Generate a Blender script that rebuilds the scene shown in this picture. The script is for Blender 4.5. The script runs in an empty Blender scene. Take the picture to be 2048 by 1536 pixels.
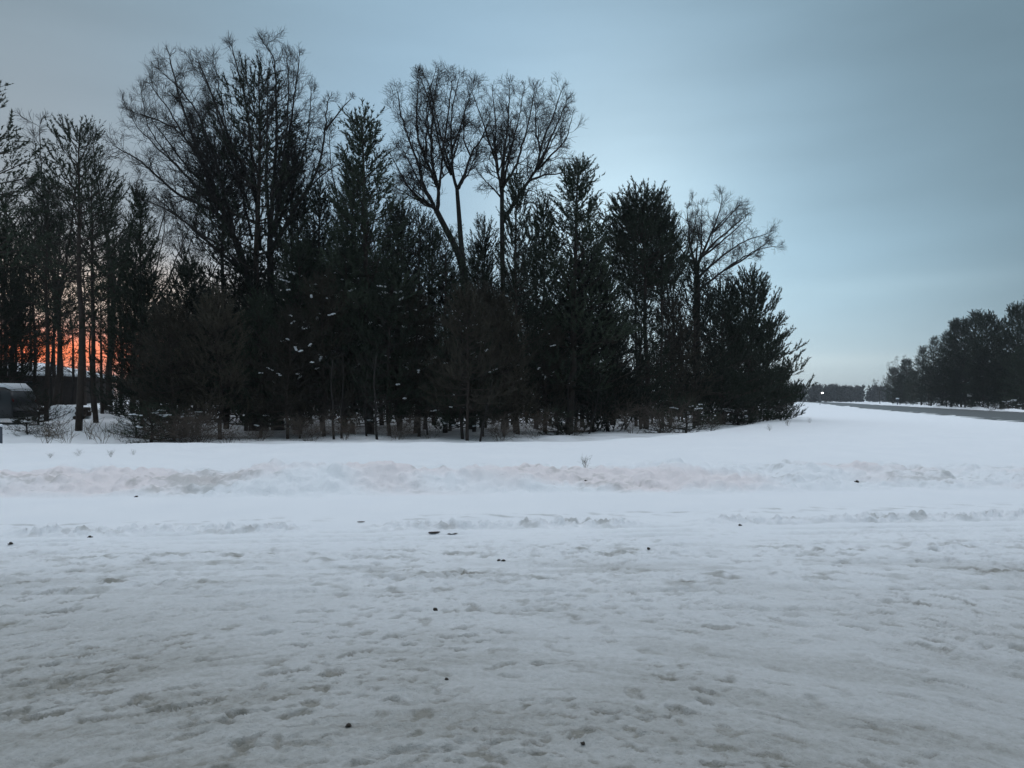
import bpy, math, random
import numpy as np
from mathutils import Vector

sc = bpy.context.scene
col = sc.collection
F, HOR, EYE = 1450.0, 800.0, 1.6          # focal length and horizon in photo pixels, eye height in metres

def P(u, v, d):
    return np.array([(u - 1024.0) / F * d, d, EYE + (HOR - v) / F * d])

def sstep(a, b, x):
    t = np.clip((x - a) / (b - a), 0, 1)
    return t * t * (3 - 2 * t)

# ------------------------------------------------------------------ noise
def perlin(x, y, seed=0):
    rs = np.random.RandomState(seed)
    perm = rs.permutation(4096)
    ang = rs.rand(4096) * 2 * np.pi
    gx, gy = np.cos(ang), np.sin(ang)
    xi = np.floor(x).astype(np.int64); yi = np.floor(y).astype(np.int64)
    xf = x - xi; yf = y - yi
    def g(ix, iy, dx, dy):
        h = perm[(perm[ix & 4095] + iy) & 4095]
        return gx[h] * dx + gy[h] * dy
    u = xf * xf * xf * (xf * (xf * 6 - 15) + 10); v = yf * yf * yf * (yf * (yf * 6 - 15) + 10)
    n00 = g(xi, yi, xf, yf); n10 = g(xi + 1, yi, xf - 1, yf)
    n01 = g(xi, yi + 1, xf, yf - 1); n11 = g(xi + 1, yi + 1, xf - 1, yf - 1)
    return 1.5 * ((n00 * (1 - u) + n10 * u) * (1 - v) + (n01 * (1 - u) + n11 * u) * v)

def fbm(x, y, seed=0, octs=4, gain=0.5):
    a, s, t = 1.0, 1.0, 0.0
    for k in range(octs):
        t = t + a * perlin(x * s, y * s, seed + k * 17); s *= 2.03; a *= gain
    return t

# ------------------------------------------------------------------ terrain
CREST_X = np.array([-400, -8, 2.0, 4.8, 9.6, 13.3, 25, 40, 90, 400.0])
CREST_Y = np.array([21.8, 21.8, 22.6, 25.4, 33.0, 40.0, 66, 105, 260, 1500.0])

def terrain(X, Y, detail=True):
    X = np.asarray(X, float); Y = np.asarray(Y, float)
    cy = np.interp(X, CREST_X, CREST_Y)
    behind = Y - cy
    flat = sstep(36, 20, X)
    h = 0.2 * sstep(13.5, 17.0, Y) * sstep(70, 25, Y) * flat
    drop = np.interp(X, [-30, -18, -12, 4, 14, 30], [0.30, 0.33, 0.34, 0.34, 0.22, 0.05])
    h = h - drop * sstep(0.0, 4.0, behind)
    h = h + .35 * sstep(26, 33, Y) * sstep(-15, -19, X)
    rise = np.interp(X, [-60, -25, -10, 10, 40], [0.036, 0.034, 0.012, 0.008, 0.0])
    h = h + rise * np.clip(behind - 5, 0, 40)
    h = h + 0.10 * perlin(X * 0.22, Y * 0.22, 5) * sstep(1.5, 6, behind) * sstep(90, 60, Y)
    # ploughed bank
    base = 12.3 + 0.06 * X + 0.25 * perlin(X * 0.35, X * 0 + 0.3, 8)
    s = (Y - base)
    amp = np.interp(X, [-40, -3, 4, 7, 11, 40], [0.34, 0.36, 0.31, 0.22, 0.15, 0.10])
    lump = 0.80 + 0.50 * fbm(X * 0.5, Y * 0.5, 21, 3) 
    bank = amp * lump * sstep(-0.1, 1.25, s) * (1 - 0.75 * sstep(1.5, 3.4, s + 0.5 * perlin(X * .7, Y * .3, 24)))
    h = h + bank
    cr = sstep(-0.1, .35, s) * (1 - sstep(1.6, 3.4, s))
    ch = fbm(X * 2.1, Y * 2.4, 31, 3, .55)
    h = h + cr * (0.070 * ch + 0.07 * np.abs(fbm(X * 3.3, Y * 3.6, 35, 2, .6)) + 0.10 * np.clip(perlin(X * 1.1, Y * 1.6, 33) - .2, 0, 1) - .10 * np.clip(perlin(X * 2.3, Y * 2.6, 37) - .38, 0, 1))
    dirt = cr * sstep(.30, .8, perlin(X * .45 + 3, Y * .9, 41) + .6 * fbm(X * 3.4, Y * 5.0, 42, 3, .65)) * .42
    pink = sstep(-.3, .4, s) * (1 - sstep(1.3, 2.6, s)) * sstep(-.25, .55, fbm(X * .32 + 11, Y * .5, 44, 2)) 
    if detail:
        near = 1 - sstep(7.6, 9.6, Y - 0.09 * X)
        # curved travel lanes
        q = Y + .9 * (np.hypot(X + .2, Y) - Y) * sstep(9.0, 4.5, Y)
        arc = X * (1 + 0.02 * Y)
        wx = .25 * perlin(X * 1.3, Y * 1.3, 50)
        e1 = fbm(arc * 1.5 + wx, q * 4.2, 51, 3, .6)
        e2 = fbm(arc * 4.6 + wx * 3, q * 9.0, 55, 3, .6)
        patch = sstep(-.55, .5, fbm(X * .45, q * .75, 58, 2))
        e3 = fbm(arc * 11. + wx * 4, q * 19., 56, 2, .6)
        h = h + near * (0.010 * e1 + (0.004 + 0.007 * patch) * e2 + (.0035 + .006 * patch) * e3)
        dens = sstep(-.5, .5, fbm(X * .7 + 4, q * 1.1, 65, 2))
        p1 = perlin(arc * 4.9 + .9 * wx, q * 11.5, 60); p2 = perlin(arc * 10.5 + 2 * wx, q * 21., 62)
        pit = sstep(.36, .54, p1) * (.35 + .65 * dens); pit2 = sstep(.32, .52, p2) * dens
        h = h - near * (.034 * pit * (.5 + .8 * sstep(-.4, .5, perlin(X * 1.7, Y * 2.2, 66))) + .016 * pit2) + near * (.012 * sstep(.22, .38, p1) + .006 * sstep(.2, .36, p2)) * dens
        # small crumbly windrows left by the plough
        for yb, sl, a, w, sd in ((9.25, .10, .10, .20, 70), (7.55, .06, .030, .30, 74), (6.5, .03, .03, .3, 77), (10.0, .13, .012, .2, 79)):
            c = Y - yb - sl * X - .1 * perlin(X * .8, X * 0, sd)
            rr = np.exp(-(c / w) ** 2)
            m = sstep(-.75, .15, perlin(X * .7, X * 0 + 9, sd + 1))
            h = h + rr * a * m * np.clip(.45 + .8 * fbm(X * 7.5, Y * 8.5, sd + 2, 3, .65), 0, 1.2)
            dirt = dirt + rr * m * .55 * sstep(.1, .7, fbm(X * 3., Y * 5, sd + 3, 2))
        # short crescent cracks and crumb edges in the packed crust
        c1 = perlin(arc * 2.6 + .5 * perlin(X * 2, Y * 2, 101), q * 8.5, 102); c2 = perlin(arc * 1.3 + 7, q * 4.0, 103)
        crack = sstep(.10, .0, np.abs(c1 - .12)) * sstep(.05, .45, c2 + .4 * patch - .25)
        h = h - near * .022 * crack
        cr2 = fbm(arc * 13., q * 24., 104, 2, .6); h = h + near * .006 * np.clip(cr2, -.2, 1)
        dirt = dirt + near * crack * .20  # crevice shade painted into the colour mask
        strk = fbm(X * .55 + 5, q * 2.6, 81, 4, .6)
        lane = .22 * np.exp(-((Y - 6.75 - .02 * X) / .45) ** 2) * sstep(-.2, .5, strk) + .07 * np.exp(-((q - 4.5) / .7) ** 2) * sstep(-.1, .5, strk)
        # packed lanes: dirt plus painted lens darkening, both growing towards the camera and corners
        road = near * (.07 + .63 * sstep(9.0, 2.6, Y) + .16 * sstep(5.5, 2.8, Y + .5 * X) + .12 * sstep(2.5, 5., X) * sstep(7, 4, Y))
        dirt = dirt + road * (.86 + .14 * sstep(-.5, .6, strk)) + near * lane + near * (.34 * pit + .22 * pit2)  # pit terms paint the shade of the dents into the dirt mask
        for yg, sg in ((9.02, .10), (8.72, .09), (8.45, .08), (7.9, .07), (7.0, .05), (6.1, .02), (5.55, .01)):       # shallow tyre lines along the lane
            gr = np.exp(-((Y - yg - sg * X - .06 * perlin(X * .6, X * 0, int(yg * 10))) / .05) ** 2) * sstep(-.4, .3, perlin(X * .9, X * 0 + yg, 88))
            h = h - .030 * gr; dirt = dirt + .24 * gr * (.5 + .5 * sstep(-.3, .5, perlin(X * 5, Y * 9, 89)))
        # the rest of the field: faint wind ripples
        h = h + (1 - near) * .008 * fbm(X * .9, Y * 1.6, 90, 3) * sstep(120, 40, Y) * (.2 + .8 * flat)
        h = h + .05 * sstep(16, 19, Y) * sstep(80, 30, Y) * flat * perlin(X * .35, Y * .35, 93)
    dirt = dirt + .20 * sstep(3, 6, behind) * (X > -13) * (X < 20) * sstep(-.2, .5, perlin(X * .8, Y * .8, 96))
    return h, np.clip(dirt, 0, 1), np.clip(pink, 0, 1)

def gz(x, y):
    return float(terrain(np.array([x]), np.array([y]))[0][0])

# ------------------------------------------------------------------ materials
def nmat(name):
    m = bpy.data.materials.new(name); m.use_nodes = True
    nt = m.node_tree; b = nt.nodes['Principled BSDF']
    return m, nt, b

def noise_node(nt, scale, detail=4, rough=.55, coord='Object'):
    tc = nt.nodes.new('ShaderNodeTexCoord'); n = nt.nodes.new('ShaderNodeTexNoise')
    n.inputs['Scale'].default_value = scale; n.inputs['Detail'].default_value = detail; n.inputs['Roughness'].default_value = rough
    nt.links.new(tc.outputs[coord], n.inputs['Vector']); return n

def mixcol(nt, fac, a, b):
    m = nt.nodes.new('ShaderNodeMix'); m.data_type = 'RGBA'
    for sock, val in ((m.inputs[0], fac), (m.inputs[6], a), (m.inputs[7], b)):
        if isinstance(val, (int, float)): sock.default_value = val
        elif isinstance(val, tuple): sock.default_value = (*val, 1)
        else: nt.links.new(val, sock)
    return m.outputs[2]

def simple(name, c1, c2, scale=6., rough=.85, bump=0., spec=.2, per_object=False):
    m, nt, b = nmat(name)
    n = noise_node(nt, scale)
    c = mixcol(nt, n.outputs['Fac'], c1, c2)
    if per_object:
        oi = nt.nodes.new('ShaderNodeObjectInfo')
        hs = nt.nodes.new('ShaderNodeHueSaturation')
        mr = nt.nodes.new('ShaderNodeMapRange'); mr.inputs[3].default_value = .55; mr.inputs[4].default_value = 1.5
        nt.links.new(oi.outputs['Random'], mr.inputs[0]); nt.links.new(mr.outputs[0], hs.inputs['Value'])
        nt.links.new(c, hs.inputs['Color']); c = hs.outputs[0]
    nt.links.new(c, b.inputs['Base Color'])
    b.inputs['Roughness'].default_value = rough; b.inputs['Specular IOR Level'].default_value = spec
    if bump:
        bp = nt.nodes.new('ShaderNodeBump'); bp.inputs['Strength'].default_value = bump; bp.inputs['Distance'].default_value = .02
        nt.links.new(n.outputs['Fac'], bp.inputs['Height']); nt.links.new(bp.outputs[0], b.inputs['Normal'])
    return m

M = {}
M['needle'] = simple('pine_needles', (.016, .024, .017), (.036, .044, .027), 1.2, .8, per_object=True)
M['needle_brown'] = simple('dull_needles', (.032, .030, .022), (.060, .050, .036), 1.2, .8, per_object=True)
M['bark'] = simple('pine_bark', (.026, .021, .018), (.065, .050, .042), 5, .95, .6)
M['twig'] = simple('bare_twigs', (.020, .018, .017), (.042, .036, .033), 3, .9)
M['brush'] = simple('brush_twigs', (.062, .051, .043), (.14, .112, .092), 3, .9)
M['snow_clump'] = simple('clinging_snow', (.78, .81, .85), (.86, .88, .9), 8, .7, .3)
M['asphalt'] = simple('wet_asphalt', (.055, .060, .060), (.085, .09, .09), .6, .55, .1, .4)
M['cladding'] = simple('dark_cladding', (.022, .018, .016), (.040, .032, .028), 3, .9)
M['paint'] = simple('dark_car_paint', (.020, .021, .024), (.028, .029, .032), 2, .35, 0, .5)
M['tyre'] = simple('tyre_rubber', (.015, .015, .015), (.028, .028, .028), 9, .9)
M['alloy'] = simple('alloy_rim', (.25, .26, .27), (.35, .36, .37), 9, .4)
M['glass'] = simple('dark_glass', (.020, .028, .030), (.03, .04, .042), 2, .12, 0, .5)
M['lamp_lens'] = simple('lamp_lens', (.35, .35, .35), (.45, .45, .45), 9, .2)
M['tail'] = simple('tail_lens', (.12, .012, .010), (.16, .02, .015), 9, .25)
M['post'] = simple('weathered_post', (.055, .065, .085), (.085, .095, .115), 7, .8)
M['metal'] = simple('galvanised', (.12, .12, .125), (.2, .2, .205), 7, .5)
M['panel'] = simple('pale_sign', (.55, .56, .56), (.65, .66, .66), 4, .5)
M['clod'] = simple('dirt_clod', (.030, .026, .022), (.075, .062, .052), 20, .95, .5)
M['leaf'] = simple('dead_leaf', (.045, .028, .018), (.09, .055, .035), 12, .8)
M['straw'] = simple('dry_stalks', (.11, .09, .07), (.2, .165, .13), 6, .9)
M['far'] = simple('far_wood', (.018, .022, .022), (.040, .042, .040), .15, .9)
mm, nt, b = nmat('lit_lamp'); b.inputs['Emission Color'].default_value = (1, .97, .9, 1); b.inputs['Emission Strength'].default_value = 14; M['lamp'] = mm

def snow_material():
    m, nt, b = nmat('snow')
    at = nt.nodes.new('ShaderNodeAttribute'); at.attribute_name = 'dirt'  # real dirt plus painted dent shade and lens darkening
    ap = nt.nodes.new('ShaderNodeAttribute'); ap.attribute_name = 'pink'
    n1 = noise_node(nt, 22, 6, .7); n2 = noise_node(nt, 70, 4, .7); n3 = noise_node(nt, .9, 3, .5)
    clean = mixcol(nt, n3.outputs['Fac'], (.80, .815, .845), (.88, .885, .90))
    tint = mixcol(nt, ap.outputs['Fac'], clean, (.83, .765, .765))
    ml = nt.nodes.new('ShaderNodeMath'); ml.operation = 'MULTIPLY'
    mr = nt.nodes.new('ShaderNodeMapRange'); mr.inputs[1].default_value = .3; mr.inputs[2].default_value = .7; mr.inputs[3].default_value = .84; mr.inputs[4].default_value = 1.14
    nt.links.new(n1.outputs['Fac'], mr.inputs[0]); nt.links.new(at.outputs['Fac'], ml.inputs[0]); nt.links.new(mr.outputs[0], ml.inputs[1])
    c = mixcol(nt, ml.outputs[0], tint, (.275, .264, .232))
    nt.links.new(c, b.inputs['Base Color'])
    b.inputs['Roughness'].default_value = .75; b.inputs['Specular IOR Level'].default_value = .25
    ad = nt.nodes.new('ShaderNodeMath'); ad.operation = 'MULTIPLY_ADD'; ad.inputs[1].default_value = .35
    nt.links.new(n2.outputs['Fac'], ad.inputs[0]); nt.links.new(n1.outputs['Fac'], ad.inputs[2])
    bp = nt.nodes.new('ShaderNodeBump'); bp.inputs['Strength'].default_value = .85; bp.inputs['Distance'].default_value = .03
    nt.links.new(ad.outputs[0], bp.inputs['Height']); nt.links.new(bp.outputs[0], b.inputs['Normal'])
    return m
M['snow'] = snow_material()

# ------------------------------------------------------------------ mesh helpers
def mesh_np(name, verts, faces, mat, smooth=False):
    """faces: list of (M,k) index arrays"""
    me = bpy.data.meshes.new(name)
    verts = np.asarray(verts, np.float32)
    faces = [np.asarray(f, np.int32) for f in faces if len(f)]
    me.vertices.add(len(verts)); me.vertices.foreach_set('co', verts.ravel())
    tot = np.concatenate([np.full(len(f), f.shape[1], np.int32) for f in faces])
    idx = np.concatenate([f.ravel() for f in faces])
    me.loops.add(len(idx)); me.loops.foreach_set('vertex_index', idx)
    me.polygons.add(len(tot))
    st = np.concatenate([[0], np.cumsum(tot)[:-1]]).astype(np.int32)
    me.polygons.foreach_set('loop_start', st)
    if smooth: me.polygons.foreach_set('use_smooth', np.ones(len(tot), bool))
    me.materials.append(mat); me.update(calc_edges=True)
    return me

def link(name, me, parent=None, loc=None):
    o = bpy.data.objects.new(name, me); col.objects.link(o)
    if parent is not None: o.parent = parent
    if loc is not None: o.location = loc
    return o

def tag(o, label=None, cat=None, group=None, kind=None):
    if label: o['label'] = label
    if cat: o['category'] = cat
    if group: o['group'] = group
    if kind: o['kind'] = kind
    return o

def empty(name, loc, label, cat, group=None, rz=0.):
    o = bpy.data.objects.new(name, None); col.objects.link(o)
    o.location = loc; o.rotation_euler = (0, 0, rz); o.empty_display_size = .3
    return tag(o, label, cat, group)

class Geo:
    """collects tubes, segments, needles, lumps and boxes for ONE mesh"""
    def __init__(s): s.v = []; s.f = []; s.n = 0; s.seg = []
    def add(s, v, *fs):
        v = np.asarray(v, float).reshape(-1, 3); s.v.append(v)
        for f in fs: s.f.append(np.asarray(f, int) + s.n)
        s.n += len(v)
    def segment(s, a, b, r0, r1): s.seg.append((*a, *b, r0, r1))
    def flush(s, sides=3):
        if not s.seg: return
        A = np.array(s.seg); s.seg = []
        a, b, r0, r1 = A[:, :3], A[:, 3:6], A[:, 6], A[:, 7]
        d = b - a; d /= np.linalg.norm(d, axis=1, keepdims=True) + 1e-9
        ref = np.where(np.abs(d[:, 2:3]) > .9, np.array([[1., 0, 0]]), np.array([[0, 0, 1.]]))
        x = np.cross(d, ref); x /= np.linalg.norm(x, axis=1, keepdims=True); y = np.cross(d, x)
        N = len(A); V = np.zeros((N, 2 * sides, 3))
        for k in range(sides):
            t = 2 * np.pi * k / sides; o = x * math.cos(t) + y * math.sin(t)
            V[:, k] = a + o * r0[:, None]; V[:, sides + k] = b + o * r1[:, None]
        base = (np.arange(N) * 2 * sides)[:, None]
        fs = [base + np.array([[k, (k + 1) % sides, sides + (k + 1) % sides, sides + k]]) for k in range(sides)]
        s.add(V.reshape(-1, 3), np.concatenate(fs))
    def tube(s, pts, rad, sides=7, flare=0.):
        pts = np.asarray(pts, float); n = len(pts); rad = np.asarray(rad, float)
        d = np.gradient(pts, axis=0); d /= np.linalg.norm(d, axis=1, keepdims=True) + 1e-9
        x = np.cross(d[0], [0, 0, 1.]) if abs(d[0][2]) < .9 else np.cross(d[0], [1., 0, 0]); x /= np.linalg.norm(x)
        V = []
        for i in range(n):
            x = x - d[i] * np.dot(x, d[i]); x /= np.linalg.norm(x); y = np.cross(d[i], x)
            for k in range(sides):
                t = 2 * np.pi * k / sides; V.append(pts[i] + (x * math.cos(t) + y * math.sin(t)) * rad[i])
        q = [[i * sides + k, i * sides + (k + 1) % sides, (i + 1) * sides + (k + 1) % sides, (i + 1) * sides + k] for i in range(n - 1) for k in range(sides)]
        s.add(V, q, [[(n - 1) * sides + k for k in range(sides)]], [[k for k in range(sides - 1, -1, -1)]])
    def needles(s, shoots, rs, per, ln, wd, spread=(18, 46)):
        """shoots (N,7): base, unit dir, length. Narrow triangles radiating forward."""
        S = np.asarray(shoots, float); N = len(S)
        S = np.repeat(S, per, axis=0); K = len(S)
        b, d, L = S[:, :3], S[:, 3:6], S[:, 6:7]
        ref = rs.normal(size=(K, 3)); pr = np.cross(d, ref); pr /= np.linalg.norm(pr, axis=1, keepdims=True) + 1e-9
        a = np.radians(rs.uniform(*spread, (K, 1)))
        nd = d * np.cos(a) + pr * np.sin(a)
        p = b + d * L * rs.uniform(0, 1, (K, 1))
        l = ln * rs.uniform(.65, 1.2, (K, 1))
        side = np.cross(nd, rs.normal(size=(K, 3))); side /= np.linalg.norm(side, axis=1, keepdims=True) + 1e-9
        w = wd * rs.uniform(.7, 1.3, (K, 1))
        V = np.stack([p - side * w * .5, p + side * w * .5, p + nd * l], 1).reshape(-1, 3)
        s.add(V, np.arange(3 * K).reshape(-1, 3))
    def lump(s, c, r, rs, n=7, m=4):
        """irregular rounded clod, radii r = (rx, ry, rz)"""
        V = [[0, 0, 1]]
        for i in range(1, m):
            for k in range(n):
                th = math.pi * i / m; ph = 2 * math.pi * (k + .5 * (i % 2)) / n; j = rs.uniform(.72, 1.2)
                V.append([math.sin(th) * math.cos(ph) * j, math.sin(th) * math.sin(ph) * j, math.cos(th) * j])
        V.append([0, 0, -1]); V = np.array(V) * np.asarray(r) + np.asarray(c)
        t = [[0, 1 + k, 1 + (k + 1) % n] for k in range(n)]
        q = [[1 + (i * n) + k, 1 + (i + 1) * n + k, 1 + (i + 1) * n + (k + 1) % n, 1 + i * n + (k + 1) % n] for i in range(m - 2) for k in range(n)]
        e = 1 + (m - 2) * n
        t += [[e + k, len(V) - 1, e + (k + 1) % n] for k in range(n)]
        s.add(V, t, q) if q else s.add(V, t)
    def box(s, lo, hi):
        x0, y0, z0 = lo; x1, y1, z1 = hi
        s.add([[x0,y0,z0],[x1,y0,z0],[x1,y1,z0],[x0,y1,z0],[x0,y0,z1],[x1,y0,z1],[x1,y1,z1],[x0,y1,z1]],
              [[3,2,1,0],[4,5,6,7],[0,1,5,4],[1,2,6,5],[2,3,7,6],[3,0,4,7]])
    def mesh(s, name, mat, smooth=False, sides=3):
        s.flush(sides)
        return mesh_np(name, np.concatenate(s.v), s.f, mat, smooth)

def unit(v): 
    v = np.asarray(v, float); return v / (np.linalg.norm(v) + 1e-9)

# ------------------------------------------------------------------ conifers
def make_pine(seed, H, cb, R, prof, sp=.42, per=10, sub=.37, nb=5, e_lo=0., e_hi=48., shoot=(.5, .85), ln=.15, wd=.042, lean=.15, mat='needle', skip=0., dead=True):
    """trunk+boughs mesh, needle mesh, snow mesh for a pine standing at the origin"""
    rs = np.random.RandomState(seed)
    wood, nee, sno = Geo(), Geo(), Geo()
    n = 9; tz = np.linspace(0, 1, n)
    wob = np.cumsum(rs.normal(0, lean * .35, (n, 2)), 0); wob -= wob[0]
    tr = np.column_stack([wob[:, 0], wob[:, 1], tz * H])
    r0 = .0078 * H + .03
    wood.tube(tr, r0 * (1 - tz) ** .75 + .012, 7)
    at = lambda z: np.array([np.interp(z, tr[:, 2], tr[:, 0]), np.interp(z, tr[:, 2], tr[:, 1]), z])
    shoots = []
    z = cb * H; az = rs.uniform(0, 6.28)
    while z < H - .25:
        t = (z - cb * H) / (H - cb * H)
        for k in range(rs.randint(nb - 1, nb + 2)):
            if rs.rand() < skip: continue
            a = az + 2 * np.pi * k / nb + rs.normal(0, .25)
            L = max(.35, R * prof(t) * rs.uniform(.6, 1.18))
            el = math.radians(e_lo + (e_hi - e_lo) * t + rs.normal(0, 7))
            p = at(z + rs.uniform(-.15, .15)); ns = 6; pts = [p]
            for i in range(ns):
                e = el + math.radians(-6 + 30 * (i / ns) ** 1.5)
                a += rs.normal(0, .07)
                p = p + np.array([math.cos(a) * math.cos(e), math.sin(a) * math.cos(e), math.sin(e)]) * L / ns
                pts.append(p)
            rb = .012 + .011 * L
            for i in range(ns): wood.segment(pts[i], pts[i + 1], rb * (1 - i / ns) + .006, rb * (1 - (i + 1) / ns) + .006)
            ca = np.array([math.cos(a), math.sin(a), 0]); si = np.array([-math.sin(a), math.cos(a), 0])
            s = .28 if L > 1.2 else .12; sgn = 1
            while s < 1.0:
                i = min(int(s * ns), ns - 1); q = pts[i] + (pts[i + 1] - pts[i]) * (s * ns - i)
                d = unit(ca * .75 + si * sgn * rs.uniform(.45, 1.05) + np.array([0, 0, rs.uniform(-.05, .6)]))
                l2 = min(.95, .48 * L * (1 - s) + .22) * rs.uniform(.7, 1.2)
                e2 = q + d * l2
                wood.segment(q, e2, .009, .005)
                m = max(1, int(l2 / .32))
                for j in range(m + 1):
                    b = q + d * l2 * ((j + .3) / (m + .6))
                    sd = unit(d * .75 + np.array([0, 0, rs.uniform(.3, 1.5)]) + rs.normal(0, .25, 3))
                    shoots.append((*b, *sd, rs.uniform(*shoot) * (.75 + .25 * (j == m))))
                if rs.rand() < .028 * (1 + 3 * (math.sin(z * 2.1 + a * 2.) > .4)):       # snow lying along the bough
                    f = rs.uniform(.2, .5)
                    for j in range(rs.randint(2, 5)):
                        sno.lump(q + d * (l2 * f + j * .11) + np.array([0, 0, .03 + rs.normal(0, .01)]), (rs.uniform(.07, .12), rs.uniform(.06, .10), rs.uniform(.03, .055)), rs, 6, 3)
                sgn = -sgn; s += sub / max(L, .6) * rs.uniform(.7, 1.3)
            for j in range(2):
                sd = unit((pts[-1] - pts[-2]) / L * ns + np.array([0, 0, rs.uniform(.2, .8)]) + rs.normal(0, .2, 3))
                shoots.append((*(pts[-1] - sd * .1), *sd, rs.uniform(*shoot) * 1.15))
        az += 2.4; z += sp * rs.uniform(.7, 1.3) * (1.15 - .4 * t)
    for j in range(4):
        shoots.append((*(tr[-1] - [0, 0, .15 * j]), *unit([rs.normal(0, .25), rs.normal(0, .25), 1]), .6))
    if dead and cb > .2:                                   # dead lower limbs
        for z in np.arange(.12 * H, cb * H, .35):
            a = rs.uniform(0, 6.28); l = rs.uniform(.4, 1.6); p = at(z)
            e = p + np.array([math.cos(a), math.sin(a), rs.uniform(-.2, .25)]) * l
            wood.segment(p, e, .016, .006)
            for j in range(3):
                q = p + (e - p) * rs.uniform(.3, 1); wood.segment(q, q + rs.normal(0, .25, 3) + (e - p) * .15, .007, .003)
    nee.needles(shoots, rs, per, ln, wd)
    out = {'H': H, 'trunk': wood.mesh('pine_trunk', M['bark'], True), 'crown': nee.mesh('pine_crown', M[mat])}
    if sno.v:                                              # the same crown with snow clinging to its boughs
        n0 = sum(len(f) for f in nee.f)
        for f in sno.f: nee.f.append(np.asarray(f) + nee.n)
        nee.v += sno.v
        me = nee.mesh('snowy_crown', M[mat]); me.materials.append(M['snow_clump'])
        mi = np.zeros(len(me.polygons), np.int32); mi[n0:] = 1; me.polygons.foreach_set('material_index', mi)
        out['snowy'] = me
    return out

cone = lambda t: (1 - t) ** .85 * (.55 + .45 * min(1, t * 6))
fat = lambda t: (1 - t) ** .6 * (.8 + .2 * min(1, t * 5))
dome = lambda t: math.sqrt(max(0., 1 - t ** 2.2)) * (.6 + .4 * min(1, t * 3))
PINE = {
    'spire':   make_pine(1, 13, .18, 2.6, cone, per=26),
    'spire2':  make_pine(2, 13, .22, 2.8, cone, per=26, sp=.46),
    'tall':    make_pine(3, 15, .42, 2.4, dome, per=22, sp=.44, e_hi=60),
    'tall2':   make_pine(4, 15, .36, 2.6, dome, per=22, sp=.5, e_hi=62, skip=.12),
    'dense':   make_pine(5, 8, .10, 2.6, fat, per=25, sp=.36, e_lo=-6, ln=.14, wd=.042),
    'dense2':  make_pine(6, 8, .14, 2.5, fat, per=25, sp=.36, e_lo=-2, ln=.14, wd=.042, mat='needle_brown'),
    'flat':    make_pine(7, 13, .64, 2.5, dome, per=30, sp=.34, e_hi=55, nb=6, sub=.31, lean=.3),
    'sparse':  make_pine(8, 14, .30, 2.6, dome, per=22, sp=.62, skip=.22, sub=.36, e_hi=60),
    'bough':   make_pine(9, 7, .02, 3.2, fat, per=30, sp=.33, sub=.30, e_lo=4, e_hi=40, shoot=(.4, .7)),
    'lacy':    make_pine(11, 15, .42, 2.3, dome, per=22, sp=.66, e_hi=62, skip=.22, sub=.40),
    'lacy2':   make_pine(12, 15, .34, 2.5, dome, per=22, sp=.72, e_hi=60, skip=.25, sub=.42),
    'mass':    make_pine(13, 14, .05, 3.8, dome, per=20, sp=.5, e_lo=0, ln=.22, wd=.07, nb=6),
    'low':     make_pine(10, 2.2, .02, 1.6, fat, per=12, sp=.26, e_lo=5, e_hi=50, shoot=(.22, .4), ln=.1, wd=.022, nb=5),
}

def place_tree(kind, u, vtop, d, label, cat='pine tree', group=None, name='pine_tree', wid=1., snow=False, rz=None, x=None, top=None):
    pr = PINE[kind]
    X = (u - 1024) / F * d if x is None else x
    g = gz(X, d)
    ztop = (EYE + (HOR - vtop) / F * d) if top is None else g + top
    s = max(.12, (ztop - g) / pr['H'])
    o = empty(name, (X, d, g - .05), label, cat, group, random.uniform(0, 6.28) if rz is None else rz)
    sx = s ** .6 * wid * 1.1
    o.scale = (sx, sx, s)
    link('trunk', pr['trunk'], o); link('crown', pr['snowy'] if snow and 'snowy' in pr else pr['crown'], o)
    return o

# ------------------------------------------------------------------ bare broadleaf trees
def sprout(g, rs, p, d, L, r, level, up=.09, wig=.15, rmin=.006):
    """one side shoot with its own side shoots"""
    n = max(2, int(2 + L * 2.2)); pts = [p]; dd = d
    for i in range(n):
        dd = unit(dd + rs.normal(0, wig, 3) + np.array([0, 0, up])); p = p + dd * L / n; pts.append(p)
    for i in range(n):
        g.segment(pts[i], pts[i + 1], max(rmin, r * (1 - .75 * i / n)), max(rmin * .8, r * (1 - .75 * (i + 1) / n)))
    if level <= 0: return
    k = {3: 7, 2: 7, 1: 5}.get(level, 4)
    for j in range(k):
        t = rs.uniform(.2, 1.0) if j else 1.0
        i = min(int(t * n), n - 1); q = pts[i] + (pts[i + 1] - pts[i]) * (t * n - i)
        dl = unit(pts[i + 1] - pts[i]); pr = unit(np.cross(dl, rs.normal(size=3)))
        an = math.radians(rs.uniform(24, 58))
        sprout(g, rs, q, dl * math.cos(an) + pr * math.sin(an), L * rs.uniform(.45, .75) * (1.1 - .35 * t) + .08, r * .55, level - 1, up, wig, rmin)

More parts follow.
